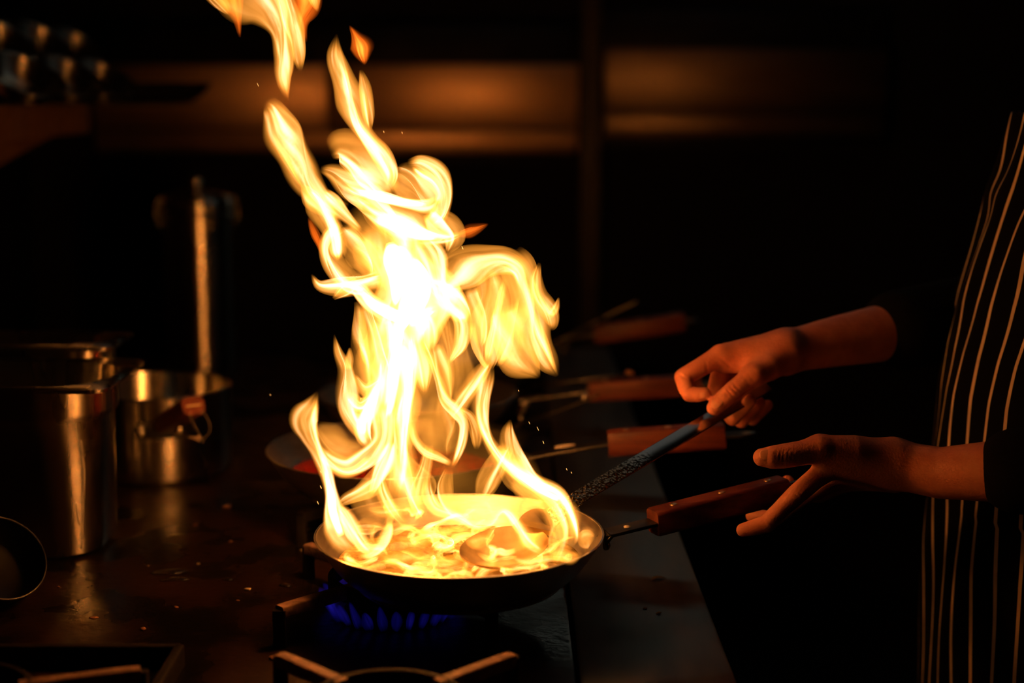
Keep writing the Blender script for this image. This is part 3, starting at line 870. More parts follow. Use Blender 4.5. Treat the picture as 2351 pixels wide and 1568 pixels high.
for i, (x, y, r, mt, lb) in enumerate(CR_):
    z = S + (0.021 if (x, y) in ((216, 1421),) else 0.0)
    p = PZ(x, y, z); D = float((p - CAM) @ FW)
    tag(obj('crumb', blob(p, r * D / FPX * 1.15, 100 + i, flat=0.45), M[mt]), lb, 'crumb', 'crumbs on the range')
p = PZ(1512, 1331, S)
hl = [p + (-0.008, -0.004, 0.001), p + (-0.002, 0.001, 0.003), p + (0.004, 0.002, 0.002), p + (0.008, 0.0, 0.001)]
tag(obj('herb_leaf', sweep(spline(hl, 4), rrect(0.006, 0.0008, 0.0002), scale=np.interp(np.linspace(0, 1, 13), [0, .3, .7, 1], [.2, 1, .8, .2])), M['leaf']), 'small wilted leaf on the steel ledge', 'leaf')


def drop(c, rx, ry, h, ang, seed):
    V, F = [], []
    n, m = 28, 6
    rs = np.random.default_rng(seed); ph = rs.uniform(0, 6, 3)
    for i in range(m + 1):
        q = 1 - i / m
        for k in range(n):
            a = 2 * math.pi * k / n
            rr = 1 + 0.22 * math.sin(2 * a + ph[0]) + 0.14 * math.sin(3 * a + ph[1])
            x, y = rx * q * rr * math.cos(a), ry * q * rr * math.sin(a)
            V.append((c[0] + x * math.cos(ang) - y * math.sin(ang), c[1] + x * math.sin(ang) + y * math.cos(ang), c[2] + h * (1 - q ** 4)))
    for i in range(m):
        for k in range(n):
            F.append([i * n + k, i * n + (k + 1) % n, (i + 1) * n + (k + 1) % n, (i + 1) * n + k])
    F.append(list(range(n))[::-1])
    return V, F


for i, (x, y, rx, ry, lb) in enumerate([(392, 1313, 0.018, 0.011, 'curved water puddle glinting on the black range'), (405, 1330, 0.014, 0.008, 'smaller water puddle in front of the curved one'),
                                        (655, 1344, 0.007, 0.006, 'water drop glinting left of the burning pan'), (525, 1331, 0.006, 0.004, 'little water drop between the puddle and the burning pan')]):
    tag(obj('water_puddle', drop(PZ(x, y, S + 0.0002), rx, ry, 0.0022, 0.3, 60 + i), M['water']), lb, 'water', 'water drops on the range')

# ------------------------------------------------------------------ blue gas flames under the pan
def tongue_mesh(rows, thick=0.55, m=None, seed=0, edge=2.8, feather=None, twist=0.35, bias=None, sfreq=14.0, per=7, fade=0.13, ridges=True):
    """rows: world x, y, z, half width (m), heat. A closed lens-shaped tongue: hot in ridges that follow the stream,
    cooling to nothing along both edges and at both ends."""
    rs = np.random.default_rng(seed)
    r = spline(rows, per)
    c = r[:, :3]; hw = np.maximum(r[:, 3], 0.0003); heat = np.maximum(r[:, 4], 0)
    m = m or (30 if hw.max() > 0.0055 else 14)
    _l = np.concatenate([[0], np.cumsum(np.linalg.norm(np.diff(c, axis=0), axis=1))])
    w_ = rs.uniform(0, 6.28, 3)
    hw = hw * (1 + 0.16 * np.sin(_l * 55 + w_[0]) + 0.10 * np.sin(_l * 120 + w_[1]))
    bias = rs.uniform(-0.55, 0.55) if bias is None else bias
    feather = rs.choice([0.8, 1.0, 1.3, 1.7]) if feather is None else feather
    T = np.gradient(c, axis=0); T /= np.linalg.norm(T, axis=1)[:, None] + 1e-12
    n = len(c)
    L = np.cross(T, np.array([0, 1.0, 0])); ln = np.linalg.norm(L, axis=1)
    L /= ln[:, None] + 1e-9
    Nn = np.cross(L, T)
    slen = np.concatenate([[0], np.cumsum(np.linalg.norm(np.diff(c, axis=0), axis=1))])
    ph = rs.uniform(0, 6.28, 6); so = rs.uniform(0, 50, 3)
    tw = twist * np.sin(slen * 18 + ph[0])
    ct, sn = np.cos(tw)[:, None], np.sin(tw)[:, None]
    L2, N2 = L * ct + Nn * sn, Nn * ct - L * sn
    q = slen / slen[-1]
    sm = lambda t: np.clip(t, 0, 1) ** 2 * (3 - 2 * np.clip(t, 0, 1))
    heat = heat * sm(q / fade + 0.02) * sm((1 - q) / fade + 0.02)
    th = 2 * np.pi * np.arange(m) / m
    u = np.cos(th); s = np.sin(th)
    rid = [[(rs.uniform(-.75, .75), rs.uniform(.08, .30), rs.uniform(12, 40), rs.uniform(0, 6.28), rs.uniform(.5, 1.5), rs.uniform(.08, .17)) for _ in range(3)] for _ in range(2)]
    V = np.zeros((n, m, 3)); H = np.zeros((n, m)); Fl = np.zeros((n, m, 3))
    for j in range(m):
        wob = 0.15 * np.sin(slen * 42 + ph[1] + u[j] * 3.0) + 0.09 * np.sin(slen * 95 + ph[2] + u[j] * 5)
        off = thick * s[j] * (1 + 0.25 * np.sin(slen * 30 + ph[3] + 2 * u[j])) + 0.22 * (u[j] ** 2) * np.sin(slen * 16 + ph[4]) + 0.12 * np.sin(slen * 40 + 4 * u[j] + ph[5])
        V[:, j] = c + L2 * (hw * (u[j] + wob * (1 - abs(u[j]) * 0.2)))[:, None] + N2 * (hw * off)[:, None]
        prof = max(0.0, 1 - abs(u[j]) ** edge) ** feather
        k = np.ones(n)
        if ridges and m > 20:
            k = np.full(n, 0.70)
            for (c0, amp, fq, p0, a, sg) in rid[0 if s[j] > 0 else 1]:
                k = k + a * np.exp(-((u[j] - c0 - amp * np.sin(slen * fq + p0)) / sg) ** 2)
        H[:, j] = heat * prof * (1 + bias * u[j]) * k
        Fl[:, j, 0] = u[j] * 1.5 + so[0] + 0.5 * np.sign(s[j]) * 3
        Fl[:, j, 1] = slen * sfreq + so[1]
        Fl[:, j, 2] = so[2] + (2.0 if s[j] > 0 else 0)
    F = []
    for i in range(n - 1):
        for j in range(m):
            j2 = (j + 1) % m
            F.append([i * m + j, i * m + j2, (i + 1) * m + j2, (i + 1) * m + j])
    return V.reshape(-1, 3), F, H.ravel(), Fl.reshape(-1, 3)


def tongue(parent, rows, mat='fire', name='flame_tongue', **kw):
    v, f, h, fl = tongue_mesh(rows, **kw)
    return obj(name, (v, f), M[mat], parent, attrs={'burn_level': ('FLOAT', h), 'stream_uv': ('FLOAT_VECTOR', fl)})


gf = empty('burner_flame', (BURN[1][0], BURN[1][1], S + 0.008), 'ring of faint blue gas flames under the burning pan', 'gas flame')
nb = 30
for k in range(nb):
    a = 2 * math.pi * k / nb
    if abs(math.sin(a) + 1) < 0.004: continue
    d = np.array([math.cos(a), math.sin(a), 0]); b0 = np.array([*BURN[1], S + 0.001]) + d * 0.060
    hgt = 0.027 * random.uniform(0.8, 1.15)
    rows = [(*(b0), 0.0035, 0.5), (*(b0 + d * 0.006 + (0, 0, hgt * 0.4)), 0.005, 1.0), (*(b0 + d * 0.012 + (0, 0, hgt * 0.8)), 0.0035, 0.8), (*(b0 + d * 0.015 + (0, 0, hgt)), 0.0006, 0.3)]
    tongue(gf, rows, 'gas', 'gas_jet', m=10, seed=900 + k, per=3)

# ------------------------------------------------------------------ the fire
fire = empty('pan_fire', (0, 0, GZ + 0.02), 'tall leaping yellow fire rising from the frying pan', 'fire')
DF = 1.405


def fl(pts, d=0.0, mat='fire', gain=1.0, **kw):
    """pts: x, y, half width, heat (pixels of the 2351 px frame, for tongues d metres behind the pan's middle)."""
    rows = []
    n = len(pts)
    for i, q in enumerate(pts):
        x, y, hw, I = q[:4]
        D = DF + d + (q[4] if len(q) > 4 else 0)
        p = P(x, y, D)
        I = I if I < 1 else 1 + (I - 1) * 0.5
        rows.append((*p, hw * 1.28 * D / FPX, I * gain))
    fl.k += 1
    return tongue(fire, rows, mat, seed=fl.k * 13 + 5, **kw)


fl.k = 0
# --- detached wisps at the top
fl([(470, -30, 16, .3), (492, -6, 17, .6), (512, 14, 14, .6), (528, 34, 4, .1)], -.02)
fl([(520, -30, 26, .4), (533, 0, 20, .6), (545, 40, 9, .35), (551, 86, 2, .05)], .0, 'fire_red')
fl([(590, -40, 60, .5), (605, -5, 58, .7), (628, 30, 42, .8), (645, 75, 22, .9), (650, 130, 25, 1.0), (648, 180, 15, .8), (661, 232, 2, .1)], .01)
fl([(640, -40, 34, .5), (660, 20, 22, .8), (676, 80, 15, .8), (684, 125, 13, .6), (690, 166, 3, .1)], .03)
fl([(712, -40, 30, .5), (704, 5, 30, .6), (690, 50, 20, .5), (700, 98, 6, .1)], .05, 'fire_red')
fl([(716, -30, 10, .6), (722, 0, 9, .7), (729, 27, 2, .1)], -.01)
fl([(802, 58, 3, .05), (817, 82, 13, .4), (828, 104, 21, .7), (832, 124, 15, .6), (838, 150, 2, .05)], .02, 'fire_red', feather=2.2, edge=2, per=10)
# --- tongue reaching up from the crown
fl([(773, 78, 2, .1), (772, 125, 17, .7), (788, 175, 27, .9), (806, 232, 25, .95), (820, 280, 18, .95), (845, 320, 17, 1.1), (878, 362, 19, 1.3), (897, 402, 18, 1.3), (888, 436, 8, .7)], .0)
fl([(828, 160, 4, .15), (838, 205, 12, .6), (846, 260, 10, .6), (850, 300, 3, .15)], .02)
fl([(790, 150, 4, .5), (806, 232, 6, .9), (824, 290, 7, 1.2), (868, 350, 7, 1.6), (900, 410, 5, .8)], -.015)
# --- left tongue of the crown
fl([(606, 232, 9, .2), (626, 250, 26, .8), (652, 305, 35, .95), (684, 368, 31, 1.0), (706, 420, 24, 1.1), (742, 462, 26, 1.2), (790, 490, 24, .7)], -.01)
fl([(622, 300, 3, .1), (650, 345, 11, .5), (678, 400, 7, .4), (700, 440, 2, .1)], .02, 'fire_red')
fl([(690, 420, 3, .1), (712, 448, 16, .6), (735, 475, 12, .5), (752, 500, 3, .1)], .03)
# --- crown lumps
fl([(758, 352, 12, .4), (785, 342, 30, .7), (830, 366, 44, .85), (872, 410, 44, .9), (900, 450, 26, .4)], .03, edge=4)
fl([(735, 388, 8, .3), (765, 398, 22, .7), (810, 430, 34, 1.0), (862, 460, 30, .8)], .01)
fl([(936, 376, 10, .4), (968, 376, 20, .8), (1004, 404, 23, .9), (1022, 446, 17, 1.0), (1012, 490, 15, 1.1), (985, 520, 14, .8)], .0, edge=3.5)
fl([(946, 384, 5, .7), (968, 404, 12, 1.5), (992, 420, 11, 1.4), (1007, 446, 7, 1.3), (1000, 468, 6, 1.2)], -.02)
fl([(905, 396, 20, .4), (945, 420, 42, .6), (975, 450, 36, .6), (990, 480, 20, .3)], .04, edge=4)
fl([(788, 420, 6, .8), (822, 440, 11, 1.8), (880, 452, 11, 2.0), (940, 466, 10, 1.9), (985, 470, 11, 1.5), (1008, 450, 5, .6)], -.02)
fl([(742, 440, 8, .8), (770, 470, 16, 1.6), (800, 500, 14, 1.0), (830, 530, 6, .4)], -.01)
fl([(800, 448, 8, .9), (845, 482, 14, 1.4), (905, 518, 24, 1.6), (965, 538, 24, 1.6), (1025, 546, 15, 1.2), (1068, 534, 3, .2)], -.01)
fl([(985, 482, 14, .6), (1016, 515, 28, .9), (1040, 545, 22, .9), (1026, 584, 4, .2)], .01, edge=4)
fl([(830, 440, 18, .5), (880, 480, 40, .75), (930, 520, 46, .9), (960, 560, 36, .7)], .05)
fl([(1050, 540, 6, .2), (1074, 531, 13, .45), (1096, 524, 10, .35), (1122, 514, 2, .05)], .03, 'fire_red', feather=2.2, edge=2, per=10)
# --- left flank under the crown
fl([(700, 430, 7, .3), (732, 470, 19, .9), (764, 530, 22, 1.0), (775, 580, 16, 1.2), (776, 600, 4, .3)], .0)
fl([(752, 470, 6, .5), (766, 520, 8, 1.3), (774, 565, 8, 1.7), (776, 598, 3, .4)], -.03)
fl([(708, 498, 2, .05), (722, 535, 9, .4), (734, 562, 7, .4), (745, 600, 2, .1)], .02, 'fire_red')
fl([(790, 520, 18, .6), (762, 545, 22, .6), (752, 575, 16, .6), (768, 612, 18, .75), (800, 650, 22, .9), (846, 664, 20, .8)], .02)
fl([(790, 520, 14, .4), (822, 560, 30, .6), (850, 600, 30, .7), (860, 640, 24, .6)], .04)
fl([(715, 630, 2, .2), (734, 654, 9, .8), (770, 656, 14, 1.2), (822, 650, 20, 1.6), (880, 632, 26, 1.6)], -.01)
fl([(820, 640, 12, .6), (790, 664, 18, .7), (765, 686, 4, .2)], .01)
fl([(800, 640, 6, .9), (830, 672, 14, 1.7), (860, 702, 17, 2.0), (910, 730, 20, 2.1), (965, 726, 17, 1.6), (1010, 704, 10, .8)], -.02)
# --- bright heart
fl([(868, 500, 30, .5), (890, 545, 56, .9), (915, 600, 72, 1.4), (938, 655, 80, 1.5), (946, 705, 70, 1.5), (940, 760, 52, 1.0), (930, 810, 30, .4)], .03)
fl([(905, 560, 10, 1.2), (915, 590, 36, 2.4), (920, 630, 40, 2.6), (915, 665, 24, 1.6), (918, 690, 8, .6)], -.02)
fl([(960, 545, 18, .7), (990, 590, 26, 1.4), (1005, 640, 24, 1.7), (1020, 690, 22, 1.6), (1040, 722, 10, .7)], -.01)
fl([(945, 690, 10, 1.0), (975, 735, 26, 1.9), (985, 770, 22, 1.2), (988, 810, 8, .4)], -.03)
fl([(980, 640, 20, .8), (1030, 680, 30, 1.1), (1062, 716, 22, .9), (1078, 740, 6, .2)], .02)
# --- right-hand drape
fl([(990, 662, 36, .7), (1050, 625, 34, .8), (1105, 600, 30, .72), (1158, 596, 30, .72), (1194, 618, 24, .65), (1206, 664, 18, .5)], .02, edge=4)
fl([(1166, 585, 22, .4), (1196, 630, 28, .65), (1212, 700, 34, .62), (1226, 765, 38, .62), (1250, 820, 24, .6), (1280, 864, 3, .15)], .0, edge=4)
fl([(1198, 610, 4, .5), (1210, 680, 6, .8), (1232, 748, 7, .9), (1258, 806, 8, .9), (1281, 862, 2, .2)], -.01)
fl([(1160, 700, 40, .5), (1178, 765, 50, .62), (1198, 815, 42, .6), (1230, 856, 12, .3), (1240, 868, 2, .05)], .03, edge=4)
fl([(1125, 620, 30, .5), (1138, 690, 42, .6), (1130, 760, 40, .65), (1124, 815, 26, .7), (1118, 850, 12, .5)], .05)
fl([(1076, 660, 26, .5), (1092, 720, 26, .6), (1102, 772, 18, .55), (1100, 800, 5, .2)], .03)
fl([(1160, 640, 5, .5), (1148, 690, 8, .8), (1136, 745, 7, .9), (1124, 800, 7, 1.0), (1118, 834, 4, .6)], -.01)
fl([(1190, 680, 4, .4), (1176, 745, 7, .6), (1160, 800, 9, .7), (1140, 840, 6, .5)], .0)
fl([(1045, 700, 14, .7), (1062, 745, 16, 1.0), (1058, 790, 13, .9), (1040, 820, 7, .5), (1028, 838, 3, .2)], -.01)
fl([(1084, 740, 5, .4), (1090, 790, 8, .7), (1112, 836, 6, .7), (1124, 838, 4, .4)], .0)
fl([(1126, 828, 8, .7), (1095, 872, 16, .85), (1068, 908, 17, .85), (1046, 942, 13, .6), (1030, 966, 4, .2)], .01)
# --- detached curl at the right
fl([(1239, 603, 3, .15), (1232, 640, 17, .55), (1238, 680, 18, .6), (1260, 716, 17, .75), (1268, 744, 11, .5), (1262, 760, 2, .08)], .02, edge=3)
fl([(1258, 728, 7, .4), (1274, 708, 7, .9), (1283, 683, 1.5, .2)], .0)
fl([(1225, 640, 3, .2), (1240, 680, 5, .6), (1262, 716, 5, .8), (1276, 716, 4, .5)], .0)
# --- middle column
fl([(880, 700, 34, .6), (890, 770, 56, 1.0), (896, 840, 54, 1.05), (902, 910, 46, 1.0), (914, 980, 36, .9), (920, 1050, 32, .75), (914, 1110, 30, .6), (905, 1150, 14, .2)], .03)
fl([(830, 690, 18, .5), (842, 750, 28, .7), (860, 810, 30, .75), (880, 870, 28, .7), (890, 930, 20, .5)], .05)
fl([(950, 760, 26, .7), (966, 830, 24, .8), (972, 870, 16, .7), (976, 905, 5, .2)], .01)
fl([(905, 720, 10, 1.0), (908, 790, 18, 1.5), (902, 850, 18, 1.5), (890, 910, 15, 1.2), (880, 950, 6, .5)], -.02)
fl([(940, 760, 8, .8), (948, 820, 11, 1.3), (944, 880, 10, 1.3), (936, 940, 8, 1.1), (930, 990, 8, 1.1), (926, 1050, 8, .8), (922, 1100, 3, .2)], -.02)
fl([(876, 820, 8, .6), (872, 880, 15, 1.2), (852, 930, 20, 1.5), (834, 968, 19, 1.7), (836, 1000, 14, 1.2), (852, 1030, 6, .5)], -.02)
fl([(826, 700, 4, .2), (832, 760, 9, .5), (840, 820, 8, .5), (846, 845, 2, .1)], .02)
fl([(1000, 790, 12, .5), (1016, 850, 14, .6), (1030, 905, 8, .5), (1032, 925, 2, .1)], .0)
# --- loop in the middle
fl([(962, 764, 5, .5), (988, 820, 7, .8), (1003, 866, 8, .9), (1020, 915, 10, 1.0), (1050, 946, 11, 1.1), (1065, 976, 8, 1.2), (1060, 1020, 8, 1.2), (1042, 1066, 6, 1.0), (1034, 1074, 2, .3)], -.02)
fl([(946, 970, 6, .5), (952, 1005, 9, .9), (975, 1036, 10, 1.1), (1010, 1052, 9, 1.1), (1038, 1066, 6, .9)], -.02)
fl([(1010, 900, 20, .15), (1012, 960, 42, .25), (1012, 1010, 40, .28), (1024, 1052, 16, .2)], .01, edge=5)
fl([(1052, 938, 6, .4), (1078, 958, 15, .6), (1092, 995, 15, .6), (1094, 1032, 4, .15)], .03)
# --- left lower tendrils
fl([(767, 768, 2, .15), (777, 808, 10, .7), (794, 848, 17, .9), (796, 900, 21, 1.0), (800, 944, 19, 1.0), (822, 984, 17, 1.0), (850, 1010, 12, .6)], .01)
fl([(803, 798, 2, .2), (802, 826, 8, .6), (800, 850, 8, .5)], .02)
fl([(812, 860, 6, .4), (838, 892, 16, .8), (868, 880, 16, .8), (890, 850, 10, .5)], .02)
fl([(800, 905, 8, .5), (824, 930, 14, .9), (846, 920, 13, .8), (860, 900, 6, .3)], .03)
fl([(730, 898, 2, .2), (716, 930, 13, .8), (701, 965, 25, 1.0), (711, 1000, 22, 1.0), (729, 1036, 17, 1.1), (747, 1080, 15, 1.4), (759, 1130, 15, 1.6), (769, 1180, 19, 1.5), (788, 1232, 24, 1.3), (824, 1276, 18, .8)], -.04)
fl([(726, 910, 3, .5), (722, 960, 5, .9), (728, 1010, 6, 1.0), (745, 1070, 6, 1.4), (758, 1130, 6, 1.7), (764, 1180, 5, 1.4)], -.06)
fl([(728, 1022, 8, .6), (760, 1058, 16, .9), (800, 1074, 20, 1.0), (844, 1052, 23, 1.1), (876, 1012, 24, 1.1), (882, 964, 24, 1.1), (874, 916, 20, .7)], -.01)
fl([(740, 1048, 4, .5), (780, 1082, 12, .9), (815, 1080, 12, .9), (852, 1050, 9, .8)], -.03)
fl([(722, 975, 10, .1), (752, 1004, 30, .34), (792, 1030, 34, .36), (840, 1030, 16, .15)], .03, edge=2.2, feather=1.7, ridges=False)
fl([(902, 1008, 8, .7), (886, 1050, 20, 1.8), (866, 1096, 16, 1.6), (850, 1140, 4, .4)], -.03)
fl([(880, 1105, 10, .4), (840, 1128, 20, .6), (800, 1146, 16, .5), (775, 1160, 5, .2)], .02)
fl([(985, 1020, 10, .4), (975, 1070, 16, .6), (960, 1120, 16, .6), (950, 1160, 8, .3)], .03)
# --- right lower tongues running down to the rim
fl([(1124, 834, 7, .6), (1112, 876, 17, .85), (1104, 932, 18, .9), (1112, 984, 17, .9), (1136, 1034, 17, .9), (1176, 1076, 18, 1.0), (1228, 1112, 18, 1.2), (1284, 1140, 16, 1.4), (1312, 1185, 13, 1.2), (1322, 1228, 10, .9), (1312, 1258, 5, .4)], .0)
fl([(1108, 900, 5, .4), (1100, 950, 7, .6), (1112, 1000, 7, .6), (1142, 1048, 8, .8), (1190, 1092, 8, 1.2), (1240, 1126, 9, 1.6), (1286, 1150, 8, 1.5)], -.03)
fl([(1171, 963, 2, .2), (1167, 1000, 15, .65), (1180, 1050, 22, .8), (1212, 1092, 22, .9), (1252, 1122, 14, .7)], .02)
fl([(1168, 1022, 12, .5), (1144, 1066, 21, .65), (1122, 1108, 20, .6), (1102, 1152, 10, .25)], .03)
fl([(1180, 1100, 14, .3), (1210, 1130, 20, .4), (1248, 1150, 18, .4), (1275, 1170, 8, .2)], .05)
# --- fire playing over the oil
fl([(768, 1160, 6, .6), (790, 1180, 14, 1.3), (812, 1215, 17, 1.6), (832, 1248, 16, 1.4), (858, 1274, 8, .6)], -.05)
fl([(897, 1193, 4, .6), (889, 1226, 9, 1.5), (872, 1256, 10, 1.6), (846, 1276, 9, 1.2), (822, 1272, 4, .4)], -.06)
fl([(984, 1086, 4, .5), (983, 1128, 11, .8), (1000, 1164, 13, 1.0), (1034, 1178, 11, 1.0), (1063, 1192, 9, 1.2), (1090, 1208, 8, .9), (1126, 1204, 9, .9), (1147, 1176, 10, 1.0), (1164, 1176, 10, 1.3), (1190, 1212, 10, 1.0), (1200, 1230, 4, .3)], -.02)
fl([(1144, 1170, 6, .5), (1172, 1180, 13, 1.0), (1196, 1212, 18, 1.1), (1220, 1244, 20, .8), (1250, 1266, 12, .4)], -.06)
fl([(1270, 1160, 10, .3), (1290, 1200, 22, .5), (1288, 1240, 26, .5), (1280, 1276, 18, .4), (1270, 1296, 5, .1)], -.07, edge=4)
fl([(1250, 1150, 14, .3), (1225, 1160, 22, .4), (1195, 1160, 16, .3)], .05)
fl([(1136, 1276, 4, .5), (1146, 1266, 7, 1.6), (1162, 1270, 7, 1.2), (1186, 1262, 5, .5)], -.09)
for (x, y, a, b_, I, d) in [(860, 1262, 50, 14, .55, -.08), (930, 1280, 60, 14, .5, -.10), (1000, 1290, 60, 13, .55, -.11), (960, 1240, 50, 16, .45, -.05), (1020, 1232, 36, 15, .4, -.03),
                            (1230, 1280, 60, 14, .45, -.10), (1180, 1296, 60, 9, .4, -.12), (1345, 1232, 22, 16, .5, -.02), (900, 1170, 60, 16, .35, .04), (1010, 1150, 70, 12, .22, .07), (840, 1210, 40, 18, .4, .0), (1100, 1240, 34, 16, .3, -.03), (1300, 1275, 36, 12, .45, -.09)]:
    k = random.uniform(-6, 6)
    fl([(x - a, y + k, 3, .1), (x - a * .4, y - k, b_, I), (x + a * .3, y + k, b_, I), (x + a, y - k, 3, .1)], d, sfreq=60)
for k in range(46):                                   # ragged ribbons of fire creeping over the oil
    a0 = random.uniform(0, 6.28); r0 = 0.112 * math.sqrt(random.random())
    p = np.array([r0 * math.cos(a0), r0 * math.sin(a0), GZ + random.uniform(.026, .036)]); a = random.uniform(0, 6.28)
    rows = []
    nn = random.randint(5, 8); I = random.uniform(.35, 1.0)
    for q in range(nn):
        e_ = min(q, nn - 1 - q)
        rows.append((*p, random.uniform(.002, .005) if e_ else .0008, I * random.uniform(.6, 1.3)))
        a += random.uniform(-1.0, 1.0)
        p = p + np.array([math.cos(a) * .013, math.sin(a) * .013, random.uniform(-.003, .008)])
        rr = math.hypot(p[0], p[1])
        if rr > .117: p[:2] *= .117 / rr
        p[2] = min(max(p[2], GZ + .025), GZ + .055)
    tongue(fire, rows, seed=4000 + k, m=14, sfreq=50)
# soft fill between the strands
fl([(1120, 590, 30, .1), (1146, 660, 46, .22), (1158, 740, 52, .25), (1165, 810, 44, .22), (1150, 850, 16, .05)], .02, edge=4, feather=1.3)
fl([(850, 720, 40, .2), (880, 820, 70, .35), (900, 920, 66, .32), (900, 1010, 50, .25), (900, 1090, 40, .12)], .05, edge=4, feather=1.3)
fl([(1010, 720, 30, .2), (1040, 800, 36, .25), (1050, 870, 34, .2), (1040, 930, 20, .06)], .05, edge=4, feather=1.3)
fl([(790, 500, 30, .1), (850, 560, 50, .22), (890, 640, 50, .25), (890, 720, 40, .1)], .06, edge=3, feather=1.5)
fl([(1140, 1010, 14, .1), (1176, 1070, 32, .16), (1224, 1124, 34, .18), (1280, 1170, 24, .1)], .02, edge=3, feather=1.7)
fl([(900, 1030, 34, .2), (908, 1090, 60, .38), (918, 1150, 72, .36), (930, 1205, 50, .1)], .03, edge=4, feather=1.3)
fl([(925, 1040, 10, .3), (936, 1100, 15, .7), (952, 1150, 16, .7), (975, 1195, 8, .2)], .01)
fl([(872, 1085, 8, .3), (880, 1130, 15, .7), (905, 1175, 15, .7), (935, 1210, 7, .2)], .0)
fl([(1030, 1075, 8, .2), (1022, 1120, 15, .45), (1035, 1165, 14, .45), (1055, 1195, 6, .15)], .03)
fl([(1160, 1050, 14, .15), (1206, 1104, 30, .4), (1256, 1148, 32, .45), (1288, 1200, 28, .42), (1300, 1254, 14, .12)], -.01, edge=3.5, feather=1.2)
fl([(1230, 1120, 6, .3), (1270, 1156, 9, .9), (1296, 1206, 8, .9), (1300, 1250, 4, .3)], -.05)
# white-hot streams inside the fire, added to strengthen its light on the kitchen
for pts_, d_, g_ in (([(895, 556, 6, 1), (905, 596, 18, 4.5), (915, 640, 17, 5), (912, 676, 10, 3), (906, 704, 4, 1)], .02, 1.6),
                     ([(950, 590, 5, 1), (962, 630, 14, 4), (968, 672, 17, 5), (956, 712, 14, 4), (944, 752, 5, 1)], .03, 1.6),
                     ([(930, 640, 5, 1), (938, 680, 13, 4), (930, 720, 14, 4), (922, 760, 5, 1)], .01, 1.4),
                     ([(830, 672, 5, 1), (862, 704, 10, 3.5), (915, 730, 12, 4), (965, 728, 9, 2.5), (1000, 712, 4, 1)], .01, 1.3),
                     ([(920, 720, 6, 1), (912, 790, 12, 3.5), (905, 860, 12, 3.5), (895, 930, 8, 2), (885, 965, 3, .5)], .02, 1.3),
                     ([(815, 438, 4, 1), (870, 452, 7, 3), (930, 464, 7, 3), (980, 470, 4, 1)], .01, 1.2),
                     ([(860, 500, 6, 1), (910, 520, 14, 3), (960, 538, 14, 3), (1005, 546, 6, 1)], .01, 1.2),
                     ([(746, 1080, 3, .8), (758, 1130, 6, 2.5), (765, 1180, 7, 2.5), (784, 1230, 6, 1.5)], -.03, 1.2),
                     ([(1186, 1090, 3, .8), (1238, 1124, 6, 2.5), (1284, 1148, 6, 2)], -.01, 1.2),
                     ([(868, 880, 5, .8), (850, 930, 10, 2.5), (834, 968, 9, 2.5), (838, 1000, 4, .8)], .0, 1.2)):
    fl([(x_, y_, w_, 1 + (i_ - 1) * 2 if i_ > 1 else i_) for x_, y_, w_, i_ in pts_], d_, 'fire_core', gain=g_, ridges=False, feather=1.6, edge=1.7, bias=0.0)
# veil of thin flame through the whole column
fl([(900, 520, 60, .1), (930, 650, 110, .16), (970, 800, 120, .15), (990, 950, 120, .10), (1030, 1100, 130, .06), (1050, 1200, 110, .02)], .06, edge=2, feather=1.7, per=9)

# embers
for i, (x, y, l, d) in enumerate([(1233, 980, 9, .06), (1214, 968, 6, .05), (1246, 1012, 7, .05), (1300, 1075, 5, .03), (880, 300, 5, .02), (922, 302, 5, .02), (590, 190, 9, .05), (1060, 565, 8, .0), (735, 1115, 7, .02), (728, 1150, 8, .02), (1190, 895, 4, .08), (735, 1080, 6, .04), (620, 905, 3, .2), (1311, 1083, 4, .02)]):
    p0 = P(x, y, DF + d); p1 = P(x + l * .45, y + l, DF + d)
    obj('spark', sweep([p0, (p0 + p1) / 2, p1], circ(0.00022, 6), scale=[.3, 1, .3]), M['ember'], fire)

# ------------------------------------------------------------------ the cook
def surface_nets(Fv, org, res):
    ins = Fv < 0
    c = ins.astype(np.int8)
    s = sum(c[i:c.shape[0] - 1 + i, j:c.shape[1] - 1 + j, k:c.shape[2] - 1 + k] for i in (0, 1) for j in (0, 1) for k in (0, 1))
    act = np.argwhere((s > 0) & (s < 8))
    idx = -np.ones(s.shape, np.int64); idx[tuple(act.T)] = np.arange(len(act))
    cor = [(i, j, k) for i in (0, 1) for j in (0, 1) for k in (0, 1)]
    val = np.stack([Fv[act[:, 0] + i, act[:, 1] + j, act[:, 2] + k] for i, j, k in cor], 1)
    acc = np.zeros((len(act), 3)); cnt = np.zeros(len(act))
    for a in range(8):
        for b_ in range(a + 1, 8):
            ca, cb = np.array(cor[a]), np.array(cor[b_])
            if np.abs(ca - cb).sum() != 1: continue
            x = (val[:, a] < 0) != (val[:, b_] < 0)
            t = val[x, a] / (val[x, a] - val[x, b_])
            acc[x] += ca + t[:, None] * (cb - ca); cnt[x] += 1
    V = (act + acc / cnt[:, None]) * res + org
    Q = []
    for ax in range(3):
        sl0 = [slice(None)] * 3; sl1 = [slice(None)] * 3
        sl0[ax] = slice(0, -1); sl1[ax] = slice(1, None)
        ch = ins[tuple(sl0)] != ins[tuple(sl1)]
        e_ = np.argwhere(ch)
        b1, b2 = (ax + 1) % 3, (ax + 2) % 3
        e_ = e_[(e_[:, b1] > 0) & (e_[:, b2] > 0) & (e_[:, b1] < Fv.shape[b1] - 1) & (e_[:, b2] < Fv.shape[b2] - 1)]
        q = []
        for d1, d2 in ((-1, -1), (0, -1), (0, 0), (-1, 0)):
            p = e_.copy(); p[:, b1] += d1; p[:, b2] += d2
            q.append(idx[tuple(p.T)])
        q = np.stack(q, 1)
        flip = ~ins[tuple(e_.T)]
        q[flip] = q[flip][:, ::-1]
        Q.append(q)
    return V, np.vstack(Q)


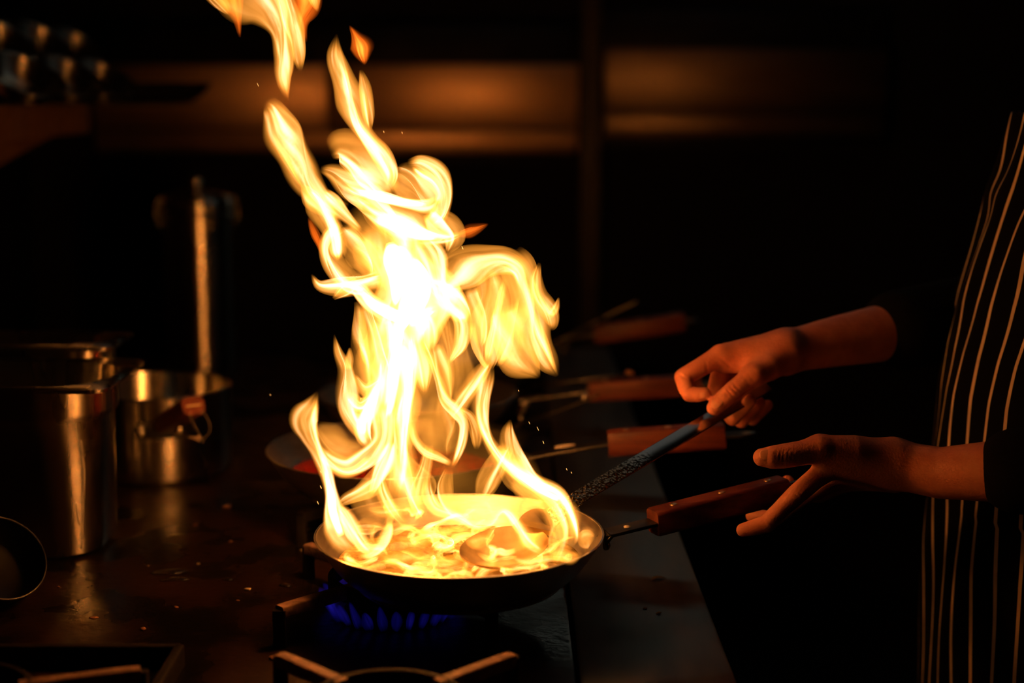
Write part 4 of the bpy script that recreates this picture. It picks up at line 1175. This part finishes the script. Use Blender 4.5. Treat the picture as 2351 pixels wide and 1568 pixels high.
def sdf_mesh(chains, res, grooves=()):
    """chains: (list of (point, radius), blend k). Round cones, blended smoothly in order."""
    allp = np.array([p for ch, _ in chains for p, r in ch]); allr = np.array([r for ch, _ in chains for p, r in ch])
    lo = (allp - allr[:, None]).min(0) - 4 * res; hi = (allp + allr[:, None]).max(0) + 4 * res
    n = np.ceil((hi - lo) / res).astype(int) + 1
    Fv = np.full(n, 0.05, np.float32)
    for ch, k in chains:
        loc = np.full(n, 0.05, np.float32)
        segs = list(zip(ch[:-1], ch[1:])) if len(ch) > 1 else [(ch[0], ch[0])]
        for (a, ra), (b_, rb) in segs:
            a = np.asarray(a, float); b_ = np.asarray(b_, float)
            mg = max(ra, rb) + 0.03
            i0 = np.maximum(((np.minimum(a, b_) - mg - lo) / res).astype(int), 0)
            i1 = np.minimum(((np.maximum(a, b_) + mg - lo) / res).astype(int) + 2, n)
            g = [lo[d] + res * np.arange(i0[d], i1[d]) for d in range(3)]
            X, Y, Z = np.meshgrid(*g, indexing='ij', sparse=True)
            ba = b_ - a; L2 = max(ba @ ba, 1e-12)
            t = np.clip(((X - a[0]) * ba[0] + (Y - a[1]) * ba[1] + (Z - a[2]) * ba[2]) / L2, 0, 1)
            dd = np.sqrt((X - a[0] - t * ba[0]) ** 2 + (Y - a[1] - t * ba[1]) ** 2 + (Z - a[2] - t * ba[2]) ** 2) - (ra + (rb - ra) * t)
            sl = tuple(slice(i0[d], i1[d]) for d in range(3))
            loc[sl] = np.minimum(loc[sl], dd)
        h = np.maximum(k - np.abs(Fv - loc), 0) / k
        Fv = np.minimum(Fv, loc) - h * h * k * 0.25
    V, Q = surface_nets(Fv, lo, res)
    return V, Q


def smooth_verts(V, Q, it=2, lam=0.5):
    n = len(V)
    for _ in range(it):
        acc = np.zeros_like(V); cnt = np.zeros(n)
        for a, b_ in ((0, 1), (1, 2), (2, 3), (3, 0)):
            np.add.at(acc, Q[:, a], V[Q[:, b_]]); np.add.at(cnt, Q[:, a], 1)
            np.add.at(acc, Q[:, b_], V[Q[:, a]]); np.add.at(cnt, Q[:, b_], 1)
        V = V + lam * (acc / np.maximum(cnt, 1)[:, None] - V)
    return V


def groove(V, lines, amp):
    """fine folds of skin: press the side of the hand nearest the camera in along short bent lines"""
    q = V - CAM
    D = q @ FW
    px = 1175.5 + (q @ RT) / D * FPX; py = 784 - (q @ UP) / D * FPX
    for x0, y0, x1, y1, s_, D1 in lines:
        ux, uy = x1 - x0, y1 - y0; L = math.hypot(ux, uy); ux /= L; uy /= L
        t = (px - x0) * ux + (py - y0) * uy; e_ = -(px - x0) * uy + (py - y0) * ux
        e_ = e_ - 1.6 * np.sin(np.clip(t / L, 0, 1) * math.pi)
        k = np.exp(-(e_ / 2.6) ** 2) * np.clip(1.15 - np.abs(2 * t / L - 1), 0, 1) * (D < D1 + HS)
        V = V + (amp * s_ * k)[:, None] * FW
    return V


HS = 0.110                                              # the cook's hands reach in behind the middle of the fire


def PH(x, y, D):
    return P(x, y, D + HS)


def J(x, y, D, r):
    return (PH(x, y, D), r * (1 + HS / D))


# right hand (upper one in the picture) pinching the ladle
wr = J(1808, 806, 1.520, .0215)
fore_r = [wr, J(1930, 782, 1.555, .0270), J(2050, 760, 1.590, .0315), J(2200, 730, 1.635, .036), J(2350, 705, 1.68, .040)]
RH = [
    (fore_r, .004),
    ([J(1800, 806, 1.515, .0200), J(1655, 817, 1.500, .0112)], .012),
    ([J(1800, 806, 1.522, .0190), J(1668, 812, 1.521, .0112)], .012),
    ([J(1800, 812, 1.532, .0180), J(1688, 815, 1.541, .0108)], .012),
    ([J(1800, 818, 1.540, .0170), J(1712, 824, 1.560, .0100)], .012),
    ([J(1795, 818, 1.505, .0170), J(1762, 842, 1.488, .0150), J(1728, 862, 1.474, .0118)], .014),   # thumb base
    ([J(1740, 836, 1.498, .0085), J(1690, 838, 1.503, .0080), J(1664, 836, 1.503, .0090)], .010),   # web
    ([J(1655, 817, 1.500, .0112), J(1612, 841, 1.492, .0098), J(1569, 866, 1.485, .0092), J(1574, 888, 1.479, .0082), J(1583, 905, 1.475, .0078), J(1603, 906, 1.472, .0074), J(1618, 904, 1.470, .0066)], .004),
    ([J(1728, 862, 1.474, .0118), J(1705, 880, 1.469, .0100), J(1683, 898, 1.465, .0100), J(1664, 914, 1.463, .0094), J(1648, 928, 1.462, .0090), J(1640, 936, 1.462, .0078)], .005),
    ([J(1668, 815, 1.522, .0108), J(1640, 905, 1.517, .0088), J(1682, 960, 1.503, .0080), J(1722, 920, 1.489, .0066)], .003),
    ([J(1690, 818, 1.542, .0104), J(1664, 915, 1.540, .0086), J(1702, 966, 1.528, .0078), J(1742, 925, 1.514, .0066)], .003),
    ([J(1714, 828, 1.560, .0096), J(1694, 918, 1.562, .0078), J(1728, 962, 1.554, .0070), J(1762, 930, 1.540, .0060)], .003),
]
# left hand (lower one) opening under the pan handle
LH = [
    ([J(2062, 1068, 1.370, .0225), J(2160, 1086, 1.352, .0235), J(2285, 1082, 1.325, .0275), J(2480, 1080, 1.290, .034), J(2690, 1075, 1.262, .038)], .004),
    ([J(2050, 1066, 1.370, .0205), J(1912, 1068, 1.368, .0125)], .012),
    ([J(2050, 1072, 1.380, .0190), J(1916, 1082, 1.392, .0122)], .012),
    ([J(2050, 1078, 1.390, .0180), J(1926, 1094, 1.416, .0116)], .012),
    ([J(2050, 1084, 1.398, .0170), J(1938, 1104, 1.440, .0108)], .012),
    ([J(2040, 1056, 1.366, .0185), J(1960, 1040, 1.358, .0165), J(1882, 1031, 1.352, .0130)], .012),
    ([J(1930, 1050, 1.362, .0110), J(1893, 1056, 1.360, .0100)], .010),
    ([J(1882, 1031, 1.352, .0130), J(1840, 1040, 1.347, .0113), J(1800, 1047, 1.344, .0113), J(1772, 1050, 1.342, .0104), J(1750, 1050, 1.342, .0084)], .005),
    ([J(1905, 1072, 1.368, .0118), J(1872, 1098, 1.363, .0098), J(1830, 1134, 1.358, .0094), J(1792, 1170, 1.355, .0082), J(1760, 1203, 1.354, .0082), J(1728, 1212, 1.356, .0074), J(1706, 1217, 1.358, .0064)], .005),
    ([J(1916, 1084, 1.392, .0112), J(1840, 1140, 1.412, .0092), J(1774, 1192, 1.434, .0080), J(1728, 1184, 1.443, .0068)], .003),
    ([J(1926, 1096, 1.416, .0108), J(1852, 1136, 1.450, .0090), J(1808, 1128, 1.468, .0078), J(1808, 1106, 1.464, .0066)], .003),
    ([J(1938, 1106, 1.440, .0100), J(1882, 1136, 1.472, .0080), J(1844, 1136, 1.486, .0070), J(1834, 1120, 1.482, .0060)], .003),
]
pv, pq = sdf_mesh(RH, 0.0014)
pv = smooth_verts(pv, pq, 2)
pv = groove(pv, [(1672, 880, 1698, 908, 1.0, 1.48), (1665, 886, 1690, 915, .9, 1.48), (1680, 875, 1705, 901, .7, 1.48), (1659, 893, 1682, 920, .5, 1.48), (1650, 910, 1668, 934, .5, 1.48),
                 (1555, 856, 1592, 876, 1.3, 1.5), (1566, 898, 1594, 886, 1.2, 1.5), (1620, 828, 1630, 868, .8, 1.52), (1650, 818, 1696, 856, .9, 1.52), (1642, 826, 1676, 858, .6, 1.52),
                 (1702, 858, 1726, 888, .4, 1.49), (1712, 850, 1738, 880, .4, 1.49), (1724, 842, 1748, 868, .3, 1.5)], 0.0010)
qv, qq = sdf_mesh(LH, 0.0014)
qv = smooth_verts(qv, qq, 2)
qv = groove(qv, [(1796, 1024, 1788, 1070, 1.0, 1.36), (1804, 1022, 1797, 1070, .9, 1.36), (1786, 1026, 1779, 1066, .7, 1.36), (1813, 1020, 1808, 1068, .6, 1.36), (1822, 1018, 1818, 1064, .35, 1.36),
                 (1862, 1060, 1880, 1090, .8, 1.39), (1870, 1056, 1888, 1084, .5, 1.39), (1818, 1124, 1842, 1148, .7, 1.38), (1824, 1118, 1848, 1141, .5, 1.38), (1748, 1192, 1772, 1216, .8, 1.38), (1756, 1186, 1778, 1208, .5, 1.38)], 0.0007)

TX, TY = 0.715, 0.215                                   # where the cook stands
# head and neck
def hp(x, y, z, r): return (np.array([TX + x, TY + y, z]), r)
HEAD = [([hp(.03, 0, 1.36, .058), hp(.01, 0, 1.44, .053), hp(0.0, 0, 1.50, .055)], .02),
        ([hp(.012, 0, 1.575, .083), hp(.028, 0, 1.60, .082)], .03),
        ([hp(-.028, 0, 1.585, .066), hp(-.03, 0, 1.51, .048), hp(-.052, 0, 1.487, .024)], .03),
        ([hp(-.088, 0, 1.575, .007), hp(-.105, 0, 1.545, .011)], .012),
        ([hp(-.094, .013, 1.540, .007), hp(-.094, -.013, 1.540, .007)], .008),
        ([hp(-.083, .014, 1.512, .006), hp(-.083, -.014, 1.512, .006)], .005),
        ([hp(-.080, .012, 1.503, .007), hp(-.080, -.012, 1.503, .007)], .005),
        ([hp(-.080, .034, 1.592, .009), hp(-.086, .018, 1.596, .008)], .012), ([hp(-.080, -.034, 1.592, .009), hp(-.086, -.018, 1.596, .008)], .012),
        ([hp(.008, .082, 1.585, .010), hp(.018, .088, 1.560, .013), hp(.008, .082, 1.535, .008)], .006), ([hp(.008, -.082, 1.585, .010), hp(.018, -.088, 1.560, .013), hp(.008, -.082, 1.535, .008)], .006)]
hv, hq = sdf_mesh(HEAD, 0.004)
hv = smooth_verts(hv, hq, 2)
# upper arms and chest join head and hands into one body under the shirt
elR = PH(2350, 705, 1.68); elL = PH(2690, 1075, 1.262)
shR = np.array([TX + .03, TY + .185, 1.345]); shL = np.array([TX + .03, TY - .185, 1.345])
BODY = [([hp(.02, 0, 1.40, .055), hp(.03, 0, 1.30, .075), hp(.02, 0, 1.10, .075), hp(.02, 0, .95, .07)], .03),
        ([(shR, .05), (elR, .038)], .03), ([(shL, .05), (elL, .037)], .03), ([(shR, .05), (shL, .05)], .04)]
bv, bq = sdf_mesh(BODY, 0.008)
cook = empty('person', (TX, TY, 0), 'cook in a black shirt and striped apron reaching for the ladle and pan handle', 'person')
V, F = join((pv, pq.tolist()), (qv, qq.tolist()), (hv, hq.tolist()), (bv, bq.tolist()))
obj('body', (V, F), M['skin'], cook)


def nail(c, r, axis, nrm, wd, ln):
    axis = np.asarray(axis, float); axis /= np.linalg.norm(axis)
    nrm = np.asarray(nrm, float); nrm -= axis * (nrm @ axis); nrm /= np.linalg.norm(nrm)
    side = np.cross(axis, nrm)
    V, F = [], []
    nu, nv = 9, 9
    for lay in (0, 1):
        for i in range(nv):
            t = -1 + 2 * i / (nv - 1)
            half = max(0.12, 1 - abs(t) ** 2.6) ** 0.5
            for k in range(nu):
                u = (-1 + 2 * k / (nu - 1)) * half
                a = u * wd / r
                rr = r * (1.0 + 0.0 * t) - (0.0012 if lay else 0)
                V.append(c + axis * (t * ln) + side * (rr * math.sin(a)) + nrm * (rr * math.cos(a)) - nrm * (0.0010 * max(0, t) ** 2))
    o_ = nu * nv
    for lay in (0, 1):
        for i in range(nv - 1):
            for k in range(nu - 1):
                a = lay * o_ + i * nu + k
                F.append([a, a + 1, a + nu + 1, a + nu])
    ed = [k for k in range(nu)] + [i * nu + nu - 1 for i in range(1, nv)] + [(nv - 1) * nu + k for k in range(nu - 2, -1, -1)] + [i * nu for i in range(nv - 2, 0, -1)]
    for i in range(len(ed)):
        a, b_ = ed[i], ed[(i + 1) % len(ed)]
        F.append([a, b_, b_ + o_, a + o_])
    return V, F


toC = -FW
nails = [(PH(1647, 930, 1.462), .0097, PH(1632, 942, 1.461) - PH(1664, 914, 1.463), toC + np.array([-.25, 0, .35]), .0062, .0068),
         (PH(1612, 905, 1.471), .0077, PH(1618, 904, 1.470) - PH(1603, 906, 1.472), toC + np.array([.1, 0, -.15]), .0042, .0048),
         (PH(1755, 1049, 1.342), .0098, PH(1750, 1050, 1.342) - PH(1772, 1050, 1.342), toC + np.array([0, 0, .35]), .0058, .0064)]
for a in nails:
    obj('fingernail', nail(*a), M['nail'], cook)

# hair cap
HR = [([hp(.022, 0, 1.605, .090), hp(.036, 0, 1.59, .088)], .02), ([hp(.06, 0, 1.54, .062), hp(.055, 0, 1.50, .05)], .03)]
v, q = sdf_mesh(HR, 0.006)
keep = (v[:, 0] - TX) - 0.55 * (v[:, 2] - 1.585) > -0.058
v[~keep] = v[~keep] * 0 + np.array([TX + .02, TY, 1.60]) + (v[~keep] - np.array([TX + .02, TY, 1.60])) * 0.80
obj('hair', (v, q.tolist()), M['hair'], cook)

# shirt
def xf(z):                                             # front of the cook's apron at height z
    return np.interp(z, [.40, .80, .89, .985, 1.07, 1.115, 1.17, 1.224, 1.29, 1.368, 1.42], [.535, .525, .524, .526, .531, .537, .548, .563, .580, .598, .610])


SH = [([(np.array([xf(z) + .036 + .100, TY + s_ * w_, z]), .100) for z, w_ in ((.92, .045), (1.02, .04), (1.12, .045), (1.22, .05), (1.27, .05))], .03) for s_ in (-1, 0, 1)]
SH += [([(shR + (0, 0, .0), .070), (elR + (shR - elR) * .5, .058), (elR, .052)], .03), ([(elR, .052), (elR + (fore_r[2][0] - elR) * 0.95, .047)], .02)]
SH += [([(shL + (0, 0, .0), .070), (elL + (shL - elL) * .5, .058), (elL, .050)], .03), ([(elL, .050), (elL + (PH(2285, 1082, 1.325) - elL) * 0.86, .042)], .02)]
SH += [([(shR, .06), (np.array([TX + .03, TY, 1.37]), .066), (shL, .06)], .03)]
v, q = sdf_mesh(SH, 0.006)
v = smooth_verts(v, q, 2)
obj('shirt', (v, q.tolist()), M['shirt'], cook)
# trousers
TRS = [([(np.array([TX - .02, TY + .07, .92]), .125), (np.array([TX - .02, TY - .07, .92]), .125)], .05)]
for s_ in (-1, 1):
    TRS.append(([(np.array([TX - .02, TY + s_ * .085, .90]), .105), (np.array([TX - .02, TY + s_ * .095, .48]), .072), (np.array([TX + .0, TY + s_ * .10, .10]), .062)], .04))
v, q = sdf_mesh(TRS, 0.009)
v = smooth_verts(v, q, 2)
obj('trousers', (v, q.tolist()), M['shirt'], cook)
for s_ in (-1, 1):
    y_ = TY + s_ * .10
    v, q = sdf_mesh([([(np.array([TX + .03, y_, .045]), .044), (np.array([TX - .10, y_, .038]), .042), (np.array([TX - .17, y_, .032]), .032)], .03), ([(np.array([TX + .02, y_, .06]), .05), (np.array([TX + .02, y_, .11]), .05)], .02)], 0.007)
    v[:, 2] = np.maximum(v[:, 2], 0.001)
    obj('shoe', (v, q.tolist()), M['black_steel'], cook)

# apron
def apron_mesh(z0, z1, nz, a_half, thick=0.0016):
    na = 90
    zs = np.linspace(z1, z0, nz)
    V = np.zeros((2, nz, na, 3)); A = np.zeros((2, nz, na))
    for i, z in enumerate(zs):
        ah = a_half(z)
        al = np.linspace(-ah, ah, na)
        f_ = xf(z)
        ax_, ay_ = 0.135, 0.172 + 0.02 * np.clip((1.1 - z) / .5, 0, 1)
        if z < 0.95: ax_ = 0.135 + .01
        fold = 0.0035 * np.sin(al * 9 + 3 * np.sin(z * 7)) * np.clip((1.25 - z) / .3, 0, 1) + 0.003 * np.sin(al * 14 + z * 22) * np.clip((z - .95) / .3, 0, 1)
        fold += 0.005 * np.exp(-((z - 1.285) / .018) ** 2) * np.sin(al * 5 + 1) + 0.012 * np.clip((.85 - z) / .5, 0, 1) * np.sin(al * 8)
        for lay in (0, 1):
            rr = 1.0
            off = fold - lay * thick
            V[lay, i, :, 0] = f_ + ax_ - (ax_ + off) * np.cos(al)
            V[lay, i, :, 1] = TY + (ay_ + off) * np.sin(al)
            V[lay, i, :, 2] = z
            A[lay, i] = (al * 0.158 + 0.0040 * np.sin(z * 30 + al * 3) * np.clip((z - 1.0) / .2, 0, 1) + 0.10 * (1.37 - z) * al * 0.14) + 10.006
    F = []
    n1 = nz * na
    for lay in (0, 1):
        for i in range(nz - 1):
            for k in range(na - 1):
                a = lay * n1 + i * na + k
                F.append([a, a + 1, a + na + 1, a + na])
    ed = [k for k in range(na)] + [i * na + na - 1 for i in range(1, nz)] + [(nz - 1) * na + k for k in range(na - 2, -1, -1)] + [i * na for i in range(nz - 2, 0, -1)]
    for i in range(len(ed)):
        a, b_ = ed[i], ed[(i + 1) % len(ed)]
        F.append([a, b_, b_ + n1, a + n1])
    return V.reshape(-1, 3), F, A.ravel()


v, f, a = apron_mesh(.42, 1.372, 150, lambda z: np.interp(z, [.4, 1.05, 1.12, 1.30, 1.372], [1.75, 1.75, 1.6, 1.05, .95]))
ap = obj('apron', (v, f), M['apron'], cook, attrs={'across': ('FLOAT', a)}, label='black apron with narrow pale stripes')
for s_ in (-1, 1):
    pts = [(xf(1.365) + .055, TY + s_ * .125, 1.365), (xf(1.365) + .07, TY + s_ * .10, 1.415), (TX + .02, TY + s_ * .068, 1.445), (TX + .08, TY + s_ * .03, 1.43)]
    obj('neck_strap', sweep(spline(pts, 5), rrect(0.022, 0.002, 0.0006), up=(-.5, 0, .8)), M['shirt'], ap, sharp=50)
pts = [(TX - .0 + .135 * math.sin(t_) * 1.0 - 0.03 + .0, TY + .188 * math.cos(t_), 1.02) for t_ in np.linspace(0.35, math.pi - .35, 16)]
obj('waist_tie', sweep(pts, rrect(0.003, 0.02, 0.001)), M['shirt'], ap, sharp=50)
